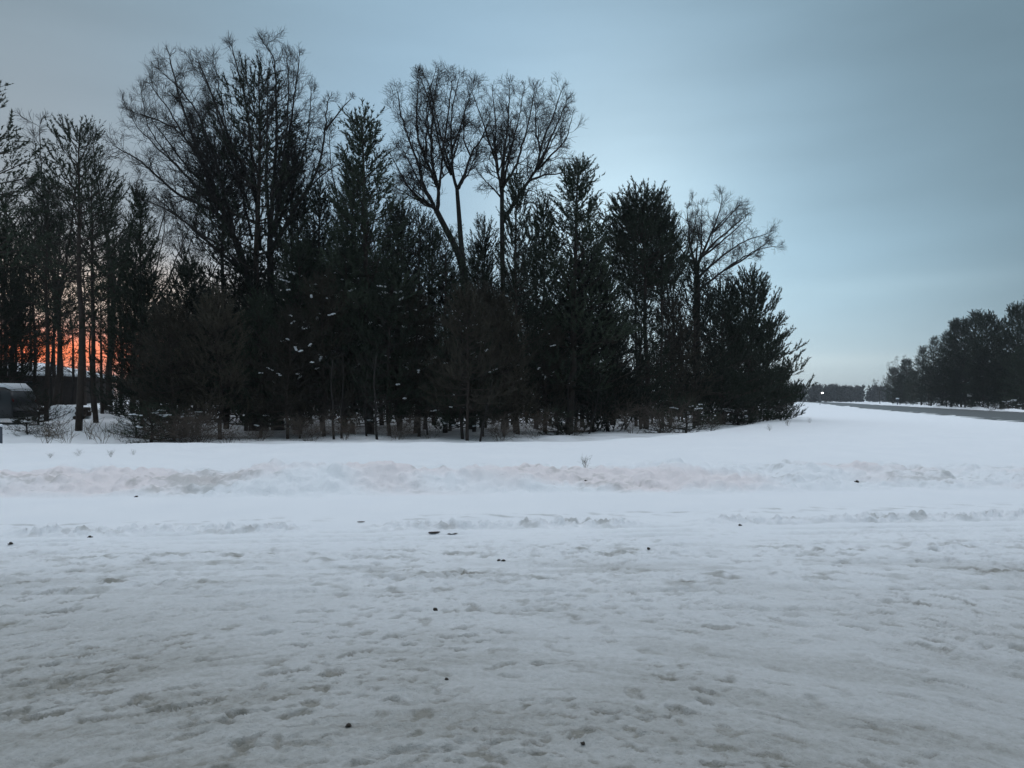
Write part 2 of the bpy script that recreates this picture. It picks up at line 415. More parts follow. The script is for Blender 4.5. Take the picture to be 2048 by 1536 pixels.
def dress(wood, twigs, rs, pts, r0, r1, start=.12, every=.34, lmax=1.5, level=2):
    """a limb through pts with side shoots all along"""
    pts = np.asarray(pts, float)
    seg = np.linalg.norm(np.diff(pts, axis=0), axis=1); T = np.concatenate([[0], np.cumsum(seg)]); L = T[-1]
    m = max(6, int(L / .3)); tt = np.linspace(0, L, m)
    # smooth through the points
    q = np.column_stack([np.interp(tt, T, pts[:, k]) for k in range(3)])
    for _ in range(2): q[1:-1] = q[1:-1] * .5 + (q[:-2] + q[2:]) * .25
    q[1:-1] += rs.normal(0, .018, (m - 2, 3))
    rad = r0 + (r1 - r0) * (tt / L) ** .8
    wood.tube(q, rad, 6)
    s = start * L
    while s < L:
        i = min(int(np.searchsorted(tt, s)), m - 1); i = max(i, 1)
        dl = unit(q[i] - q[i - 1]); pr = unit(np.cross(dl, rs.normal(size=3)))
        an = math.radians(rs.uniform(30, 70)); f = s / L
        ln = lmax * (1.05 - .55 * f) * rs.uniform(.45, 1.1)
        sprout(twigs, rs, q[i], dl * math.cos(an) + pr * math.sin(an), ln, max(.010, rad[i] * .48), level, rmin=.0055)
        s += every * rs.uniform(.6, 1.4)
    sprout(twigs, rs, q[-1], unit(q[-1] - q[-2]), lmax * .34, max(.009, r1), 2, rmin=.0055)

def hero_tree(seed, u, d, limbs, label, extra=6, lmax=1.5, every=.27, name='bare_tree', cat='bare tree'):
    rs = np.random.RandomState(seed)
    X = (u - 1024) / F * d; g0 = gz(X, d); base = np.array([X, d, g0 - .05])
    wood, twigs = Geo(), Geo()
    for li in limbs:
        pts = [P(a, b, d + c) - base for a, b, c in li[2]]
        if pts[0][2] < .6: pts[0][2] = 0.
        k = li[3] if len(li) > 3 else {}
        if k.get('bole'):
            m = np.array(pts); n = 14; t = np.linspace(0, 1, n); T = np.linspace(0, 1, len(m))
            q = np.column_stack([np.interp(t, T, m[:, j]) for j in range(3)])
            for _ in range(2): q[1:-1] = q[1:-1] * .5 + (q[:-2] + q[2:]) * .25
            rad = li[0] + (li[1] - li[0]) * t; rad[0] *= 1.45; rad[1] *= 1.12
            wood.tube(q, rad, 9)
        else:
            dress(wood, twigs, rs, pts, li[0], li[1], k.get('start', .12), every, k.get('lmax', lmax), k.get('level', 2))
    # limbs growing towards and away from the viewer, from points along the given limbs
    ls = [l for l in limbs if not (len(l) > 3 and l[3].get('bole'))]
    for j in range(extra):
        l = ls[j % len(ls)]; i = rs.randint(0, max(1, len(l[2]) // 2))
        a = P(*l[2][i][:2], d + l[2][i][2]) - base
        e = P(*l[2][-1][:2], d + l[2][-1][2]) - base
        dirn = (e - a) * rs.uniform(.55, .85); sg = 1 if j % 2 else -1
        e = a + dirn + np.array([rs.normal(0, .5), sg * rs.uniform(1.2, 2.6), 0])
        mid = a + (e - a) * .5 + np.array([0, sg * .4, -.1])
        dress(wood, twigs, rs, [a, mid, e], l[0] * .8, l[1], .3, every * 1.2, lmax * .9, 2)
    o = empty(name, base, label, cat)
    link('trunk', wood.mesh('bare_trunk', M['twig'], True), o)
    link('crown', twigs.mesh('bare_crown', M['twig']), o)
    return o

def make_bare(seed, H, fork, spread, lmax=1.2):
    rs = np.random.RandomState(seed); wood, twigs = Geo(), Geo()
    n = 8; t = np.linspace(0, 1, n); x = np.cumsum(rs.normal(0, .06, (n, 2)), 0)
    tr = np.column_stack([x[:, 0], x[:, 1], t * H * fork]); tr[0, :2] = 0
    r = .010 * H; wood.tube(tr, r * (1 - .4 * t), 7)
    k = 6
    for j in range(k):
        a = 2 * np.pi * j / k + rs.normal(0, .3); s = spread * rs.uniform(.35, 1.1); h = H * rs.uniform(.78, 1.)
        b = tr[-1 - rs.randint(0, 3)]
        e = np.array([math.cos(a) * s, math.sin(a) * s, h - lmax * .5])
        m1 = b + (e - b) * .35 + np.array([math.cos(a), math.sin(a), 0]) * s * .14
        m2 = b + (e - b) * .7 + np.array([math.cos(a), math.sin(a), 0]) * s * .08 + rs.normal(0, .15, 3)
        dress(wood, twigs, rs, [b, m1, m2, e], r * .5, .014, .2, .42, lmax, 2)
    return {'H': H, 'trunk': wood.mesh('bare_trunk', M['bark'], True), 'crown': twigs.mesh('bare_crown', M['twig'])}

BARE = {'a': make_bare(21, 12, .45, 2.6), 'b': make_bare(22, 12, .55, 2.0)}

def make_brush(seed, H, spread, stems, mat, leaves=0):
    """leafless thicket shrub; some carry a few withered leaves"""
    rs = np.random.RandomState(seed); g = Geo(); lf = Geo()
    for j in range(stems):
        a = rs.uniform(0, 6.28); d = unit([math.cos(a) * rs.uniform(.1, .9), math.sin(a) * rs.uniform(.1, .9), 1])
        p = np.array([math.cos(a), math.sin(a), 0]) * rs.uniform(0, .3) * spread
        sprout(g, rs, p, d, H * rs.uniform(.5, .95), .012, 2, -.02, .14, .0055)
    out = {'H': H, 'stems': g.mesh('brush_stems', M[mat])}
    if leaves:
        sh = []
        for j in range(leaves):
            a = rs.uniform(0, 6.28); q = rs.uniform(.1, 1) ** .5 * spread * .8
            sh.append((math.cos(a) * q, math.sin(a) * q, rs.uniform(.25, .95) * H, *unit(rs.normal(size=3)), .1))
        lf.needles(sh, rs, 3, .10, .055, (20, 80)); out['leaves'] = lf.mesh('brush_leaves', M['leaf'])
    return out
BRUSH = {'thicket': make_brush(31, 1.7, 1.0, 16, 'brush'), 'leafy': make_brush(32, 1.9, 1.1, 12, 'brush', 120),
         'wispy': make_brush(33, 1.5, .8, 8, 'brush')}

def make_sapling(seed, H, lean):
    rs = np.random.RandomState(seed); w, t = Geo(), Geo()
    n = 9; z = np.linspace(0, 1, n); x = np.cumsum(rs.normal(0, .05, (n, 2)), 0) + np.outer(z ** 1.3, [lean, 0])
    q = np.column_stack([x[:, 0], x[:, 1], z * H]); q[0, :2] = 0
    w.tube(q, .065 * (1 - .75 * z) + .008, 6)
    for k in range(26):
        i = rs.randint(2, n - 1); a = rs.uniform(0, 6.28)
        sprout(t, rs, q[i], unit([math.cos(a), math.sin(a), rs.uniform(.2, .9)]), rs.uniform(.4, 1.1), .012, 1, .04, .15)
    return {'H': H, 'trunk': w.mesh('sapling_trunk', M['twig'], True), 'crown': t.mesh('sapling_twigs', M['twig'])}
SAP = {'straight': make_sapling(41, 4.5, .1), 'leaning': make_sapling(42, 4.2, 1.0)}

def place(pr, parts, name, u, d, label, cat, group=None, h=None, x=None, wid=1., rz=None, sink=.04):
    X = (u - 1024) / F * d if x is None else x
    s = 1. if h is None else h / pr['H']
    o = empty(name, (X, d, gz(X, d) - sink), label, cat, group, random.uniform(0, 6.28) if rz is None else rz)
    o.scale = (s * wid, s * wid, s)
    for p in parts:
        if p in pr: link(p, pr[p], o)
    return o

random.seed(7)
bole = {'bole': 1}
# ---- the four big leafless trees -------------------------------------------------
hero_tree(101, 538, 36, [
    (.24, .15, [(524, 895, 0), (522, 760, 0), (512, 640, 0), (497, 560, 0), (480, 500, 0)], bole),
    (.24, .15, [(556, 895, .5), (553, 760, .5), (547, 640, .4), (541, 560, .3), (540, 480, .3)], bole),
    (0.134, 0.030, [(480, 500, 0), (452, 436, .2), (424, 378, .3), (400, 318, .4), (377, 250, .5), (352, 170, .5), (340, 118, .5)]),
    (0.134, 0.027, [(490, 545, 0), (455, 440, -.3), (410, 412, -.6), (353, 389, -.8), (310, 347, -1), (280, 322, -1), (236, 296, -1)]),
    (0.090, 0.024, [(440, 405, .2), (416, 350, .8), (392, 300, 1.2), (358, 262, 1.4), (318, 240, 1.5), (262, 222, 1.6)]),
    (0.101, 0.024, [(470, 480, 0), (450, 390, -.6), (425, 300, -1), (396, 225, -1.2), (362, 178, -1.3), (330, 150, -1.3)]),
    (0.123, 0.027, [(520, 500, .2), (512, 390, .3), (501, 280, .4), (490, 195, .5), (472, 125, .5), (466, 104, .5)]),
    (0.078, 0.024, [(500, 420, .2), (470, 330, .8), (440, 250, 1.1), (425, 190, 1.3), (400, 140, 1.4)]),
    (0.134, 0.027, [(540, 480, .3), (546, 380, .3), (553, 300, .2), (552, 180, 0), (549, 110, -.1), (532, 92, -.1)]),
    (0.112, 0.027, [(545, 470, .3), (568, 360, .6), (580, 260, .8), (590, 180, .9), (598, 122, 1)]),
    (0.090, 0.022, [(552, 420, .3), (566, 320, -.4), (575, 240, -.8), (578, 160, -1), (575, 128, -1)]),
    (0.123, 0.027, [(542, 505, .3), (585, 425, .1), (622, 368, 0), (643, 320, -.1), (651, 250, -.2), (655, 205, -.2)], {'start': .5, 'lmax': .9}),
    (0.056, 0.019, [(651, 260, -.2), (675, 228, -.1), (700, 200, 0)], {'lmax': .5, 'level': 1}),
    (0.067, 0.022, [(600, 405, .1), (640, 350, .5), (684, 326, .8)], {'lmax': .8}),
    (0.078, 0.022, [(497, 560, 0), (455, 500, -1), (405, 470, -1.6), (345, 425, -2), (300, 405, -2.2)]),
    (.080, .022, [(455, 440, .2), (420, 345, -.8), (375, 285, -1.4), (335, 215, -1.6), (305, 175, -1.7)]),
    (.070, .020, [(470, 480, 0), (405, 385, 1), (335, 312, 1.6), (296, 255, 1.8), (284, 195, 1.9)]),
    (.060, .020, [(450, 420, .2), (380, 360, -1.2), (310, 290, -2), (275, 255, -2.2)]),
    (.070, .020, [(505, 480, .2), (480, 370, 1.2), (455, 270, 1.7), (440, 180, 1.9), (428, 130, 1.9)]),
    (.070, .020, [(545, 450, .3), (600, 340, 1.2), (618, 260, 1.6), (622, 190, 1.7)], {'lmax': 1.1}),
], 'tallest leafless tree, two dark trunks forking into a wide fan leaning left', extra=8, lmax=1.55)
hero_tree(102, 938, 38, [
    (.2, .14, [(942, 892, 0), (940, 760, 0), (937, 640, 0), (928, 545, 0), (918, 504, 0), (900, 474, 0), (880, 435, 0), (871, 417, 0)], bole),
    (.16, .10, [(930, 560, 0), (922, 489, .2), (918, 430, .3), (914, 378, .3)], bole),
    (0.112, 0.024, [(874, 420, 0), (880, 376, .2), (868, 350, .3), (862, 308, .4), (863, 265, .4), (866, 215, .4), (876, 150, .4)]),
    (0.101, 0.022, [(871, 417, 0), (856, 407, -.2), (826, 388, -.6), (802, 349, -.8), (786, 318, -1)]),
    (0.067, 0.020, [(860, 410, 0), (828, 396, .6), (788, 373, 1)]),
    (0.101, 0.022, [(868, 412, 0), (844, 364, .4), (838, 328, .6), (820, 286, .8), (803, 235, .9), (796, 186, 1)]),
    (0.090, 0.022, [(878, 380, .2), (851, 316, -.3), (833, 272, -.6), (834, 215, -.8), (836, 162, -.8)]),
    (0.101, 0.022, [(914, 378, .3), (903, 346, .3), (905, 316, .4), (901, 280, .5), (904, 220, .6), (916, 163, .6)]),
    (0.078, 0.020, [(903, 350, .3), (882, 304, -.3), (871, 250, -.5), (857, 192, -.7), (842, 158, -.8)]),
    (0.090, 0.020, [(914, 380, .3), (935, 340, .2), (940, 308, .1), (955, 292, 0), (972, 262, -.1), (980, 230, -.1)]),
    (0.067, 0.019, [(904, 300, .5), (925, 240, .9), (940, 190, 1.1), (950, 170, 1.2)]),
    (0.056, 0.019, [(866, 300, .4), (850, 240, 1.1), (860, 180, 1.4), (868, 150, 1.5)]),
    (0.056, 0.019, [(940, 310, .1), (925, 280, -.7), (930, 220, -1.1)]),
], 'leafless tree with an upswept rounded crown, forked trunk showing left of the mid pines', extra=8, lmax=1.3)
hero_tree(103, 1008, 39, [
    (.17, .11, [(1010, 892, 0), (1008, 760, 0), (1006, 600, 0), (1004, 470, 0), (1004, 376, 0)], bole),
    (0.101, 0.022, [(1004, 378, 0), (1035, 328, .1), (1043, 295, .2), (1056, 256, .3), (1068, 186, .3)]),
    (0.090, 0.022, [(1002, 385, 0), (994, 328, -.2), (981, 292, -.3), (966, 244, -.4), (947, 192, -.4)]),
    (0.101, 0.022, [(1004, 376, 0), (1006, 310, .3), (1013, 270, .5), (1017, 232, .6), (1019, 178, .6)]),
    (0.067, 0.020, [(996, 345, -.2), (990, 290, -.9), (992, 240, -1.3), (985, 190, -1.5)]),
    (0.123, 0.024, [(1005, 445, 0), (1041, 385, .4), (1074, 340, .7), (1080, 304, .8), (1090, 268, .9), (1110, 226, 1), (1122, 184, 1)]),
    (0.067, 0.020, [(1080, 304, .8), (1071, 256, 1), (1070, 195, 1.1)]),
    (0.067, 0.020, [(1074, 340, .7), (1107, 307, .3), (1137, 274, 0), (1143, 240, -.1)]),
    (0.067, 0.019, [(1058, 362, .6), (1090, 349, 1), (1131, 347, 1.3), (1165, 330, 1.5)], {'lmax': .9}),
    (0.056, 0.019, [(1002, 395, 0), (979, 370, .5), (957, 346, .8)], {'lmax': .8}),
    (0.056, 0.019, [(1010, 330, .2), (1030, 270, 1), (1042, 220, 1.4), (1045, 190, 1.5)]),
], 'leafless tree with a V forked crown standing between the two middle pine tops', extra=7, lmax=1.25)
hero_tree(104, 1394, 47, [
    (.20, .13, [(1394, 862, 0), (1394, 700, 0), (1396, 600, 0), (1396, 560, 0), (1392, 527, 0)], bole),
    (0.101, 0.024, [(1392, 530, 0), (1379, 495, 0), (1378, 461, .1), (1374, 422, .1)], {'lmax': .9}),
    (0.112, 0.024, [(1393, 532, 0), (1410, 495, .2), (1426, 461, .3), (1439, 425, .4), (1444, 400, .4)]),
    (0.101, 0.024, [(1402, 515, 0), (1436, 477, -.4), (1465, 456, -.6), (1486, 436, -.8)]),
    (0.101, 0.024, [(1395, 555, 0), (1421, 532, .4), (1457, 503, .8), (1488, 482, 1), (1532, 468, 1.2)]),
    (0.101, 0.024, [(1396, 580, 0), (1449, 540, -.2), (1483, 516, -.3), (1514, 500, -.4), (1545, 493, -.5)]),
    (0.067, 0.022, [(1400, 520, .2), (1404, 470, 1), (1402, 435, 1.4), (1404, 415, 1.5)], {'lmax': 1.}),
    (0.067, 0.022, [(1425, 465, .3), (1455, 430, .9), (1470, 420, 1.1)]),
], 'short leafless tree leaning right over the dense dark right end of the wood', extra=8, lmax=1.5, every=.36)

# ---- other leafless trees --------------------------------------------------------
def bare(kind, u, vtop, d, label, wid=1.):
    X = (u - 1024) / F * d
    return place(BARE[kind], ('trunk', 'crown'), 'bare_tree', u, d, label, 'bare tree', 'leafless trees behind the pines',
                 h=EYE + (HOR - vtop) / F * d - gz(X, d), wid=wid)
bare('a', 108, 238, 46, 'pale thin leafless tree, left of the pine with two trunks, twigs above it')
bare('b', 212, 268, 48, 'pale thin leafless tree with tips between the second pine and big fan tree', 1.2)
bare('a', 300, 330, 44, 'leafless tree against pale sky under the low left limb of the fan tree', .9)
bare('b', 700, 262, 50, 'faint leafless tree behind the left shoulder of the tall spired pine')
bare('a', 1283, 372, 54, 'thin leafless tree, left one of two poking above the flat topped pine', .55)
bare('b', 1346, 360, 55, 'thin leafless tree, right one of two poking above the flat topped pine', .5)
bare('a', 1222, 470, 50, 'spindly leafless tree in the sky gap left of the flat topped pine', .8)
bare('b', 1365, 520, 56, 'low leafless tree filling the gap right of the flat topped pine', .8)
bare('a', 985, 420, 44, 'leafless tree half hidden behind the paired middle trees', .7)
bare('b', 400, 380, 45, 'leafless tree behind the big fan tree, its twigs filling the gaps', .8)
bare('a', 20, 300, 48, 'leafless tree behind the pine cut by the left frame edge')

LATE = []
# ---- pines with a silhouette of their own -----------------------------------------
T = place_tree
T('lacy', -28, 190, 31, 'tall pine cut by the left frame edge, ragged boughs reaching into view', wid=1.15)
T('lacy2', 157, 262, 31, 'tall pine with thick bare trunk in front of the sunset glow', wid=.95)
T('lacy', 192, 335, 34, 'slimmer pine just right of the thick trunk, bare stem crossing the glow', wid=.8)
T('lacy2', 92, 372, 36, 'thin pine left of the thick trunk, sparse tufts above the glow', wid=.8)
T('lacy2', 66, 420, 41, 'thin pine farther back, its narrow trunk left of the glow', wid=.7)
T('dense', 6, 470, 38, 'bushy pine hugging the left frame edge above the parked car', wid=.55)
T('spire', 285, 388, 34, 'dark column shaped pine under the low left limb of the fan tree', wid=.75)
T('sparse', 505, 158, 36, 'tall open pine growing up inside the big fan tree', wid=1.05)
T('sparse', 452, 300, 37, 'open pine left of centre within the big fan tree', wid=.9)
T('spire2', 590, 300, 37, 'pine rising inside the right half of the big fan tree', wid=.8)
T('spire2', 645, 372, 36, 'pine filling the gap between the fan tree and tall spired pine', wid=.8)
T('spire', 742, 248, 34, 'tall spired pine, dense dark column left of the rounded leafless crown', wid=1.15)
T('spire', 690, 330, 36, 'lower pine leaning on the left flank of the tall spired pine', wid=.85)
T('spire2', 800, 420, 38, 'pine in the gap right of the tall spired pine')
T('spire2', 1036, 356, 34, 'narrow pine with pointed top right of the V forked tree', wid=.72)
T('spire', 1138, 326, 36, 'broad pine with upswept bough ends beside the bright sky', wid=1.25)
T('spire2', 1090, 400, 37, 'pine squeezed between the narrow pine and the broad upswept pine', wid=.8)
T('bough', 1185, 520, 38, 'short pine with boughs swept right beneath the broad upswept pine', wid=.9)
T('sparse', 850, 455, 40, 'open pine behind the low left limbs of the rounded leafless tree', wid=.8)
T('spire2', 962, 470, 41, 'pine filling the fork between the two middle leafless trees', wid=.8)
T('dense', 925, 590, 31, 'dense pine close in front of the forked leafless trunk', wid=.75, snow=True)
T('dense2', 1008, 600, 32, 'dense low pine in front of the V forked tree trunk', wid=.75)
T('dense', 520, 600, 31.5, 'dense pine close in front of the twin trunks of the fan tree', wid=.8)
T('dense2', 575, 625, 30.5, 'dense low pine right in front of the twin trunks of the fan tree', wid=.8, snow=True)
T('lacy2', 800, 425, 42, 'see through pine right of the tall spired pine, sky between its boughs', wid=.9)
T('lacy', 868, 468, 43, 'see through pine left of the forked leafless trunk', wid=.9)
T('lacy', 832, 428, 36, 'see through pine under the lowest left limb of the rounded leafless tree', wid=1.0)
T('lacy2', 890, 470, 35, 'see through pine close in front of the forked leafless trunk', wid=.95)
T('sparse', 948, 520, 35.5, 'short open pine right in front of the forked leafless trunk', wid=.8)
T('lacy', 965, 445, 44, 'see through pine in the gap between the two middle leafless trees', wid=.9)
T('lacy2', 1072, 440, 41, 'see through pine right of the narrow pointed pine', wid=.9)
T('lacy2', 1165, 430, 42, 'see through pine behind the broad upswept pine', wid=.9)
T('lacy', 1225, 545, 46, 'short see through pine in the bright gap left of the flat topped pine', wid=.9)
T('lacy', 590, 420, 42, 'see through pine behind the right half of the fan tree', wid=.9)
for u, d, h, lab in ((100, 44, 6.2, 'thin sapling crossing the sunset glow, left one of three'), (143, 49, 6.6, 'thin sapling crossing the sunset glow left of the thick trunk'), (186, 46, 6.0, 'thin sapling crossing the sunset glow right of the thick trunk')):
    LATE.append((u, d, h, lab))
T('flat', 1292, 408, 41, 'pine with flat topped clump of foliage on bare stem', wid=1.06)
T('flat', 1272, 448, 43, 'shorter pine whose clump merges left into the flat topped pine', wid=.7)
T('flat', 1325, 452, 42, 'shorter pine whose clump merges right into the flat topped pine', wid=.62)
T('dense', 1388, 535, 45, 'dense pointed pine in front of the leaning leafless tree', wid=.85)
T('dense2', 1340, 600, 43, 'dense low pine left of the pointed pine near the right end', wid=.9)
T('bough', 1448, 575, 48, 'dense pine right of the pointed one, dark to the ground', wid=.85)
T('bough', 1503, 552, 54, 'wide pine with long upcurved boughs at the right end of the wood', wid=1.0)
T('dense', 1500, 640, 52, 'dense dark pine low in front of the wide pine with long boughs', wid=.9)
T('bough', 1536, 650, 60, 'second last pine at the right end, boughs poking into the pale sky', wid=.75)
T('bough', 1554, 735, 66, 'last small pine at the right end by the far road', wid=.85)
T('low', 1572, 790, 68, 'lowest pine at the right tip of the wood beside the snow field', wid=1.1)

# ---- front rank of dense dark pines ------------------------------------------------
front = [
    ('dense', 285, 560, 33, .85, 0, 'dense dark pine at the left end of the front rank'),
    ('dense2', 345, 610, 30, .9, 0, 'dense dark pine in the front rank, right of the driveway opening'),
    ('dense', 372, 545, 32, .95, 0, 'dense dark pine in the front rank below the left limbs of the fan tree'),
    ('dense2', 440, 590, 30.5, .9, 0, 'dense dark pine just left of the twin trunks of the fan tree'),
    ('dense', 492, 520, 36, .9, 0, 'dense dark pine directly behind the twin trunks of the fan tree'),
    ('dense', 600, 500, 34, .9, 1, 'snow flecked dark pine right of the twin trunks of the fan tree'),
    ('dense2', 648, 560, 32, .85, 1, 'snow flecked dark pine below the lower pine of the tall spired pair'),
    ('spire', 705, 480, 33, .95, 1, 'snow flecked pine at the foot of the tall spired pine'),
    ('dense', 780, 540, 32.5, .85, 1, 'snow flecked dark pine right below the tall spired pine'),
    ('dense2', 838, 590, 33, .8, 1, 'snow flecked dark pine left of the forked leafless trunk'),
    ('dense', 900, 560, 37, .85, 1, 'snow flecked dark pine behind the forked leafless trunk'),
    ('dense2', 965, 580, 32.5, .8, 0, 'dense dark pine just right of the forked leafless trunk'),
    ('dense', 1030, 560, 37, .8, 0, 'dense dark pine below the narrow pointed pine'),
    ('dense2', 1092, 640, 35.5, .8, 1, 'snow flecked low pine below the gap left of the broad upswept pine'),
    ('dense', 1150, 610, 38, .8, 0, 'dense dark pine at the foot of the broad upswept pine'),
    ('dense2', 1215, 640, 39, .9, 0, 'dense low pine in the gap before the flat topped pine'),
    ('dense', 1282, 610, 40.5, .9, 1, 'snow flecked dark pine below the flat topped pine'),
    ('dense2', 545, 640, 38, .9, 0, 'dense dark pine seen between the twin trunks of the fan tree'),
    ('dense', 262, 640, 41, .6, 0, 'small dense pine right of the sunset glow behind the front rank'),
]
for k, u, v, d, w, s, lab in front:
    T(k, u, v, d, lab, group='dense pines along the front of the wood', wid=w, snow=bool(s))

# ---- deeper inside the wood ---------------------------------------------------------
SKY_U = [-300, 0, 200, 330, 450, 560, 680, 760, 830, 950, 1000, 1060, 1150, 1220, 1300, 1400, 1500, 1560]
SKY_V = [420, 470, 500, 570, 520, 480, 430, 460, 560, 600, 560, 560, 560, 620, 620, 600, 640, 690]
rs = np.random.RandomState(77)
deep = {0: ('shadowy pine deep in the left third of the wood, behind the fan tree', 'pines deep in the left third of the wood'),
        1: ('shadowy pine deep in the middle of the wood, behind the front rank', 'pines deep in the middle of the wood'),
        2: ('shadowy pine deep in the right third of the wood, behind the flat topped pine', 'pines deep in the right third of the wood')}
cnt = 0
for k in range(56):
    u = 300 + 1200 * (k + rs.uniform(-.4, .4)) / 56
    f = (u - 300) / 1200
    d = rs.uniform(40, 56) + 14 * max(0, f - .6) * 2.0
    v = np.interp(u, SKY_U, SKY_V) + rs.uniform(40, 150)
    kind = ['dense', 'dense2', 'spire2', 'dense', 'spire', 'sparse'][k % 6]
    zone = 0 if u < 680 else (1 if u < 1080 else 2)
    T(kind, u, v, d, deep[zone][0], group=deep[zone][1], wid=rs.uniform(.8, 1.15))
for u, v, d in ((-60, 430, 36), (28, 560, 40), (120, 560, 47), (205, 575, 43), (-140, 300, 34), (-230, 330, 38), (-330, 300, 42), (40, 540, 52), (-20, 480, 48), (240, 520, 50), (8, 400, 44), (112, 450, 50), (222, 440, 46), (265, 470, 44), (60, 500, 56), (170, 520, 58)):
    T(('lacy' if u % 4 else 'lacy2') if d > 40 else 'spire', u, v, d, 'tall pine beside the house and driveway at the left edge', group='pines around the house', wid=.9)

for k in range(26):
    u = 300 + 1080 * (k + .5) / 26; d = 60 + rs.uniform(-2, 4) + 14 * max(0, (u - 1000) / 400)
    T('low', u, 0, d, 'low young pine at the very back of the wood, closing the view between the trunks', cat='low pine', group='young pines at the back of the wood', name='low_pine', top=rs.uniform(2.6, 3.6), x=(u - 1024) / F * d, wid=1.1)
# ---- undergrowth at the wood's edge --------------------------------------------------
BP = ('stems', 'leaves')
brush = [
    ('leafy', 322, 28.5, 1.5, 'tangled brown shrub at the left corner of the wood, right of the open snow'),
    ('thicket', 375, 28, 1.6, 'bare brown thicket left of the twin trunks, third shrub from the driveway'),
    ('thicket', 400, 28.5, 1.3, 'bare brown thicket in front of the twin trunks, on the left'),
    ('leafy', 455, 28, 1.2, 'withered leafy shrub close to the left of the twin trunks'),
    ('thicket', 620, 29, 1.2, 'bare shrub in the snow right of the twin trunks'),
    ('leafy', 690, 29, 1.6, 'withered leafy shrub around the thin saplings under the tall spired pine'),
    ('thicket', 795, 30, 1.2, 'bare brown thicket left of the snow patch before the forked trunk'),
    ('wispy', 860, 31, 1.0, 'wispy shrub on the snow patch left of the reddish trunk'),
    ('thicket', 1000, 30, 1.4, 'bare brown thicket right of the reddish trunk'),
    ('leafy', 1070, 32, 1.3, 'withered leafy shrub left of the greenish low bush'),
    ('wispy', 1150, 33, 1.1, 'wispy shrub beside the slim sapling on open snow'),
    ('wispy', 1265, 35, 1.5, 'arching bare shrub left of the snow topped bush'),
    ('thicket', 1330, 36, 1.5, 'bare brown thicket under the right end of the front rank'),
    ('thicket', 1425, 44, 1.3, 'bare thicket at the foot of the dense right end of the wood'),
    ('wispy', 1510, 49, 1.0, 'wispy shrub at the snow edge of the right end of the wood'),
    ('thicket', 520, 28.8, 1.0, 'low thicket right at the foot of the twin trunks'),
]
for i_b, (k, u, d, h, lab) in enumerate(brush):
    place(BRUSH[k], BP, 'bare_shrub', u, d, lab, 'shrub', 'leafless shrubs along the front of the wood', h=h * (.62 + .38 * ((i_b * 7) % 5) / 4), wid=1.2)
lows = [
    (302, 28, 1.4, 1, 'low pine with drooping boughs at the left corner of the wood'),
    (350, 29, 1.3, 1, 'low pine beside the tangled shrub at the left corner of the wood'),
    (1115, 33.5, 1.2, 0, 'greenish low bush on the snow below the broad upswept pine'),
    (1372, 38, 1.7, 1, 'snow topped low bush at the snow edge on the right'),
    (1320, 37, 1.1, 0, 'low dark bush left of the snow topped bush'),
    (1475, 47, 1.2, 1, 'low dark bush tucked under the right end of the wood'),
    (1560, 58, 1.2, 0, 'low dark bush near the right tip of the wood'),
]
for u, d, h, s, lab in lows:
    X = (u - 1024) / F * d
    T('low', u, 0, d, lab, cat='low pine', name='low_pine', top=h, x=X, wid=1.25, snow=bool(s))
saps = [
    ('straight', 668, 29.5, 4.6, 'slim sapling, left one of two close together under the tall spired pine'),
    ('straight', 683, 30, 4.2, 'slim sapling, right one of two close together under the tall spired pine'),
    ('straight', 733, 31, 4.0, 'thinnest sapling right of the close pair, standing on snow'),
    ('straight', 754, 29.5, 4.8, 'straight dark sapling with its foot at the crest of the snow'),
    ('leaning', 960, 29.5, 3.6, 'leaning sapling just right of the reddish trunk'),
    ('straight', 1139, 34, 4.2, 'short stemmed sapling right of the greenish low bush'),
    ('leaning', 1178, 35, 4.0, 'sapling with slightly leaning stem on open snow, right of centre'),
    ('straight', 855, 34, 4.0, 'thin sapling left of the reddish trunk, behind the snow patch'),
    ('straight', 600, 31, 4.4, 'sapling right of the twin trunks in the dark'),
]
saps += [('straight', *q_) for q_ in LATE]
for k, u, d, h, lab in saps:
    place(SAP[k], ('trunk', 'crown'), 'sapling', u, d, lab, 'sapling', 'young trees along the front of the wood', h=h if d > 40 else h * .72)
PINE['red'] = make_pine(14, 8, .24, 2.5, fat, per=20, sp=.4, e_lo=-8, mat='needle_brown')
T('red', 934, 585, 29.8, 'pine with reddish trunk rising from the snow crest near the centre', wid=.8)

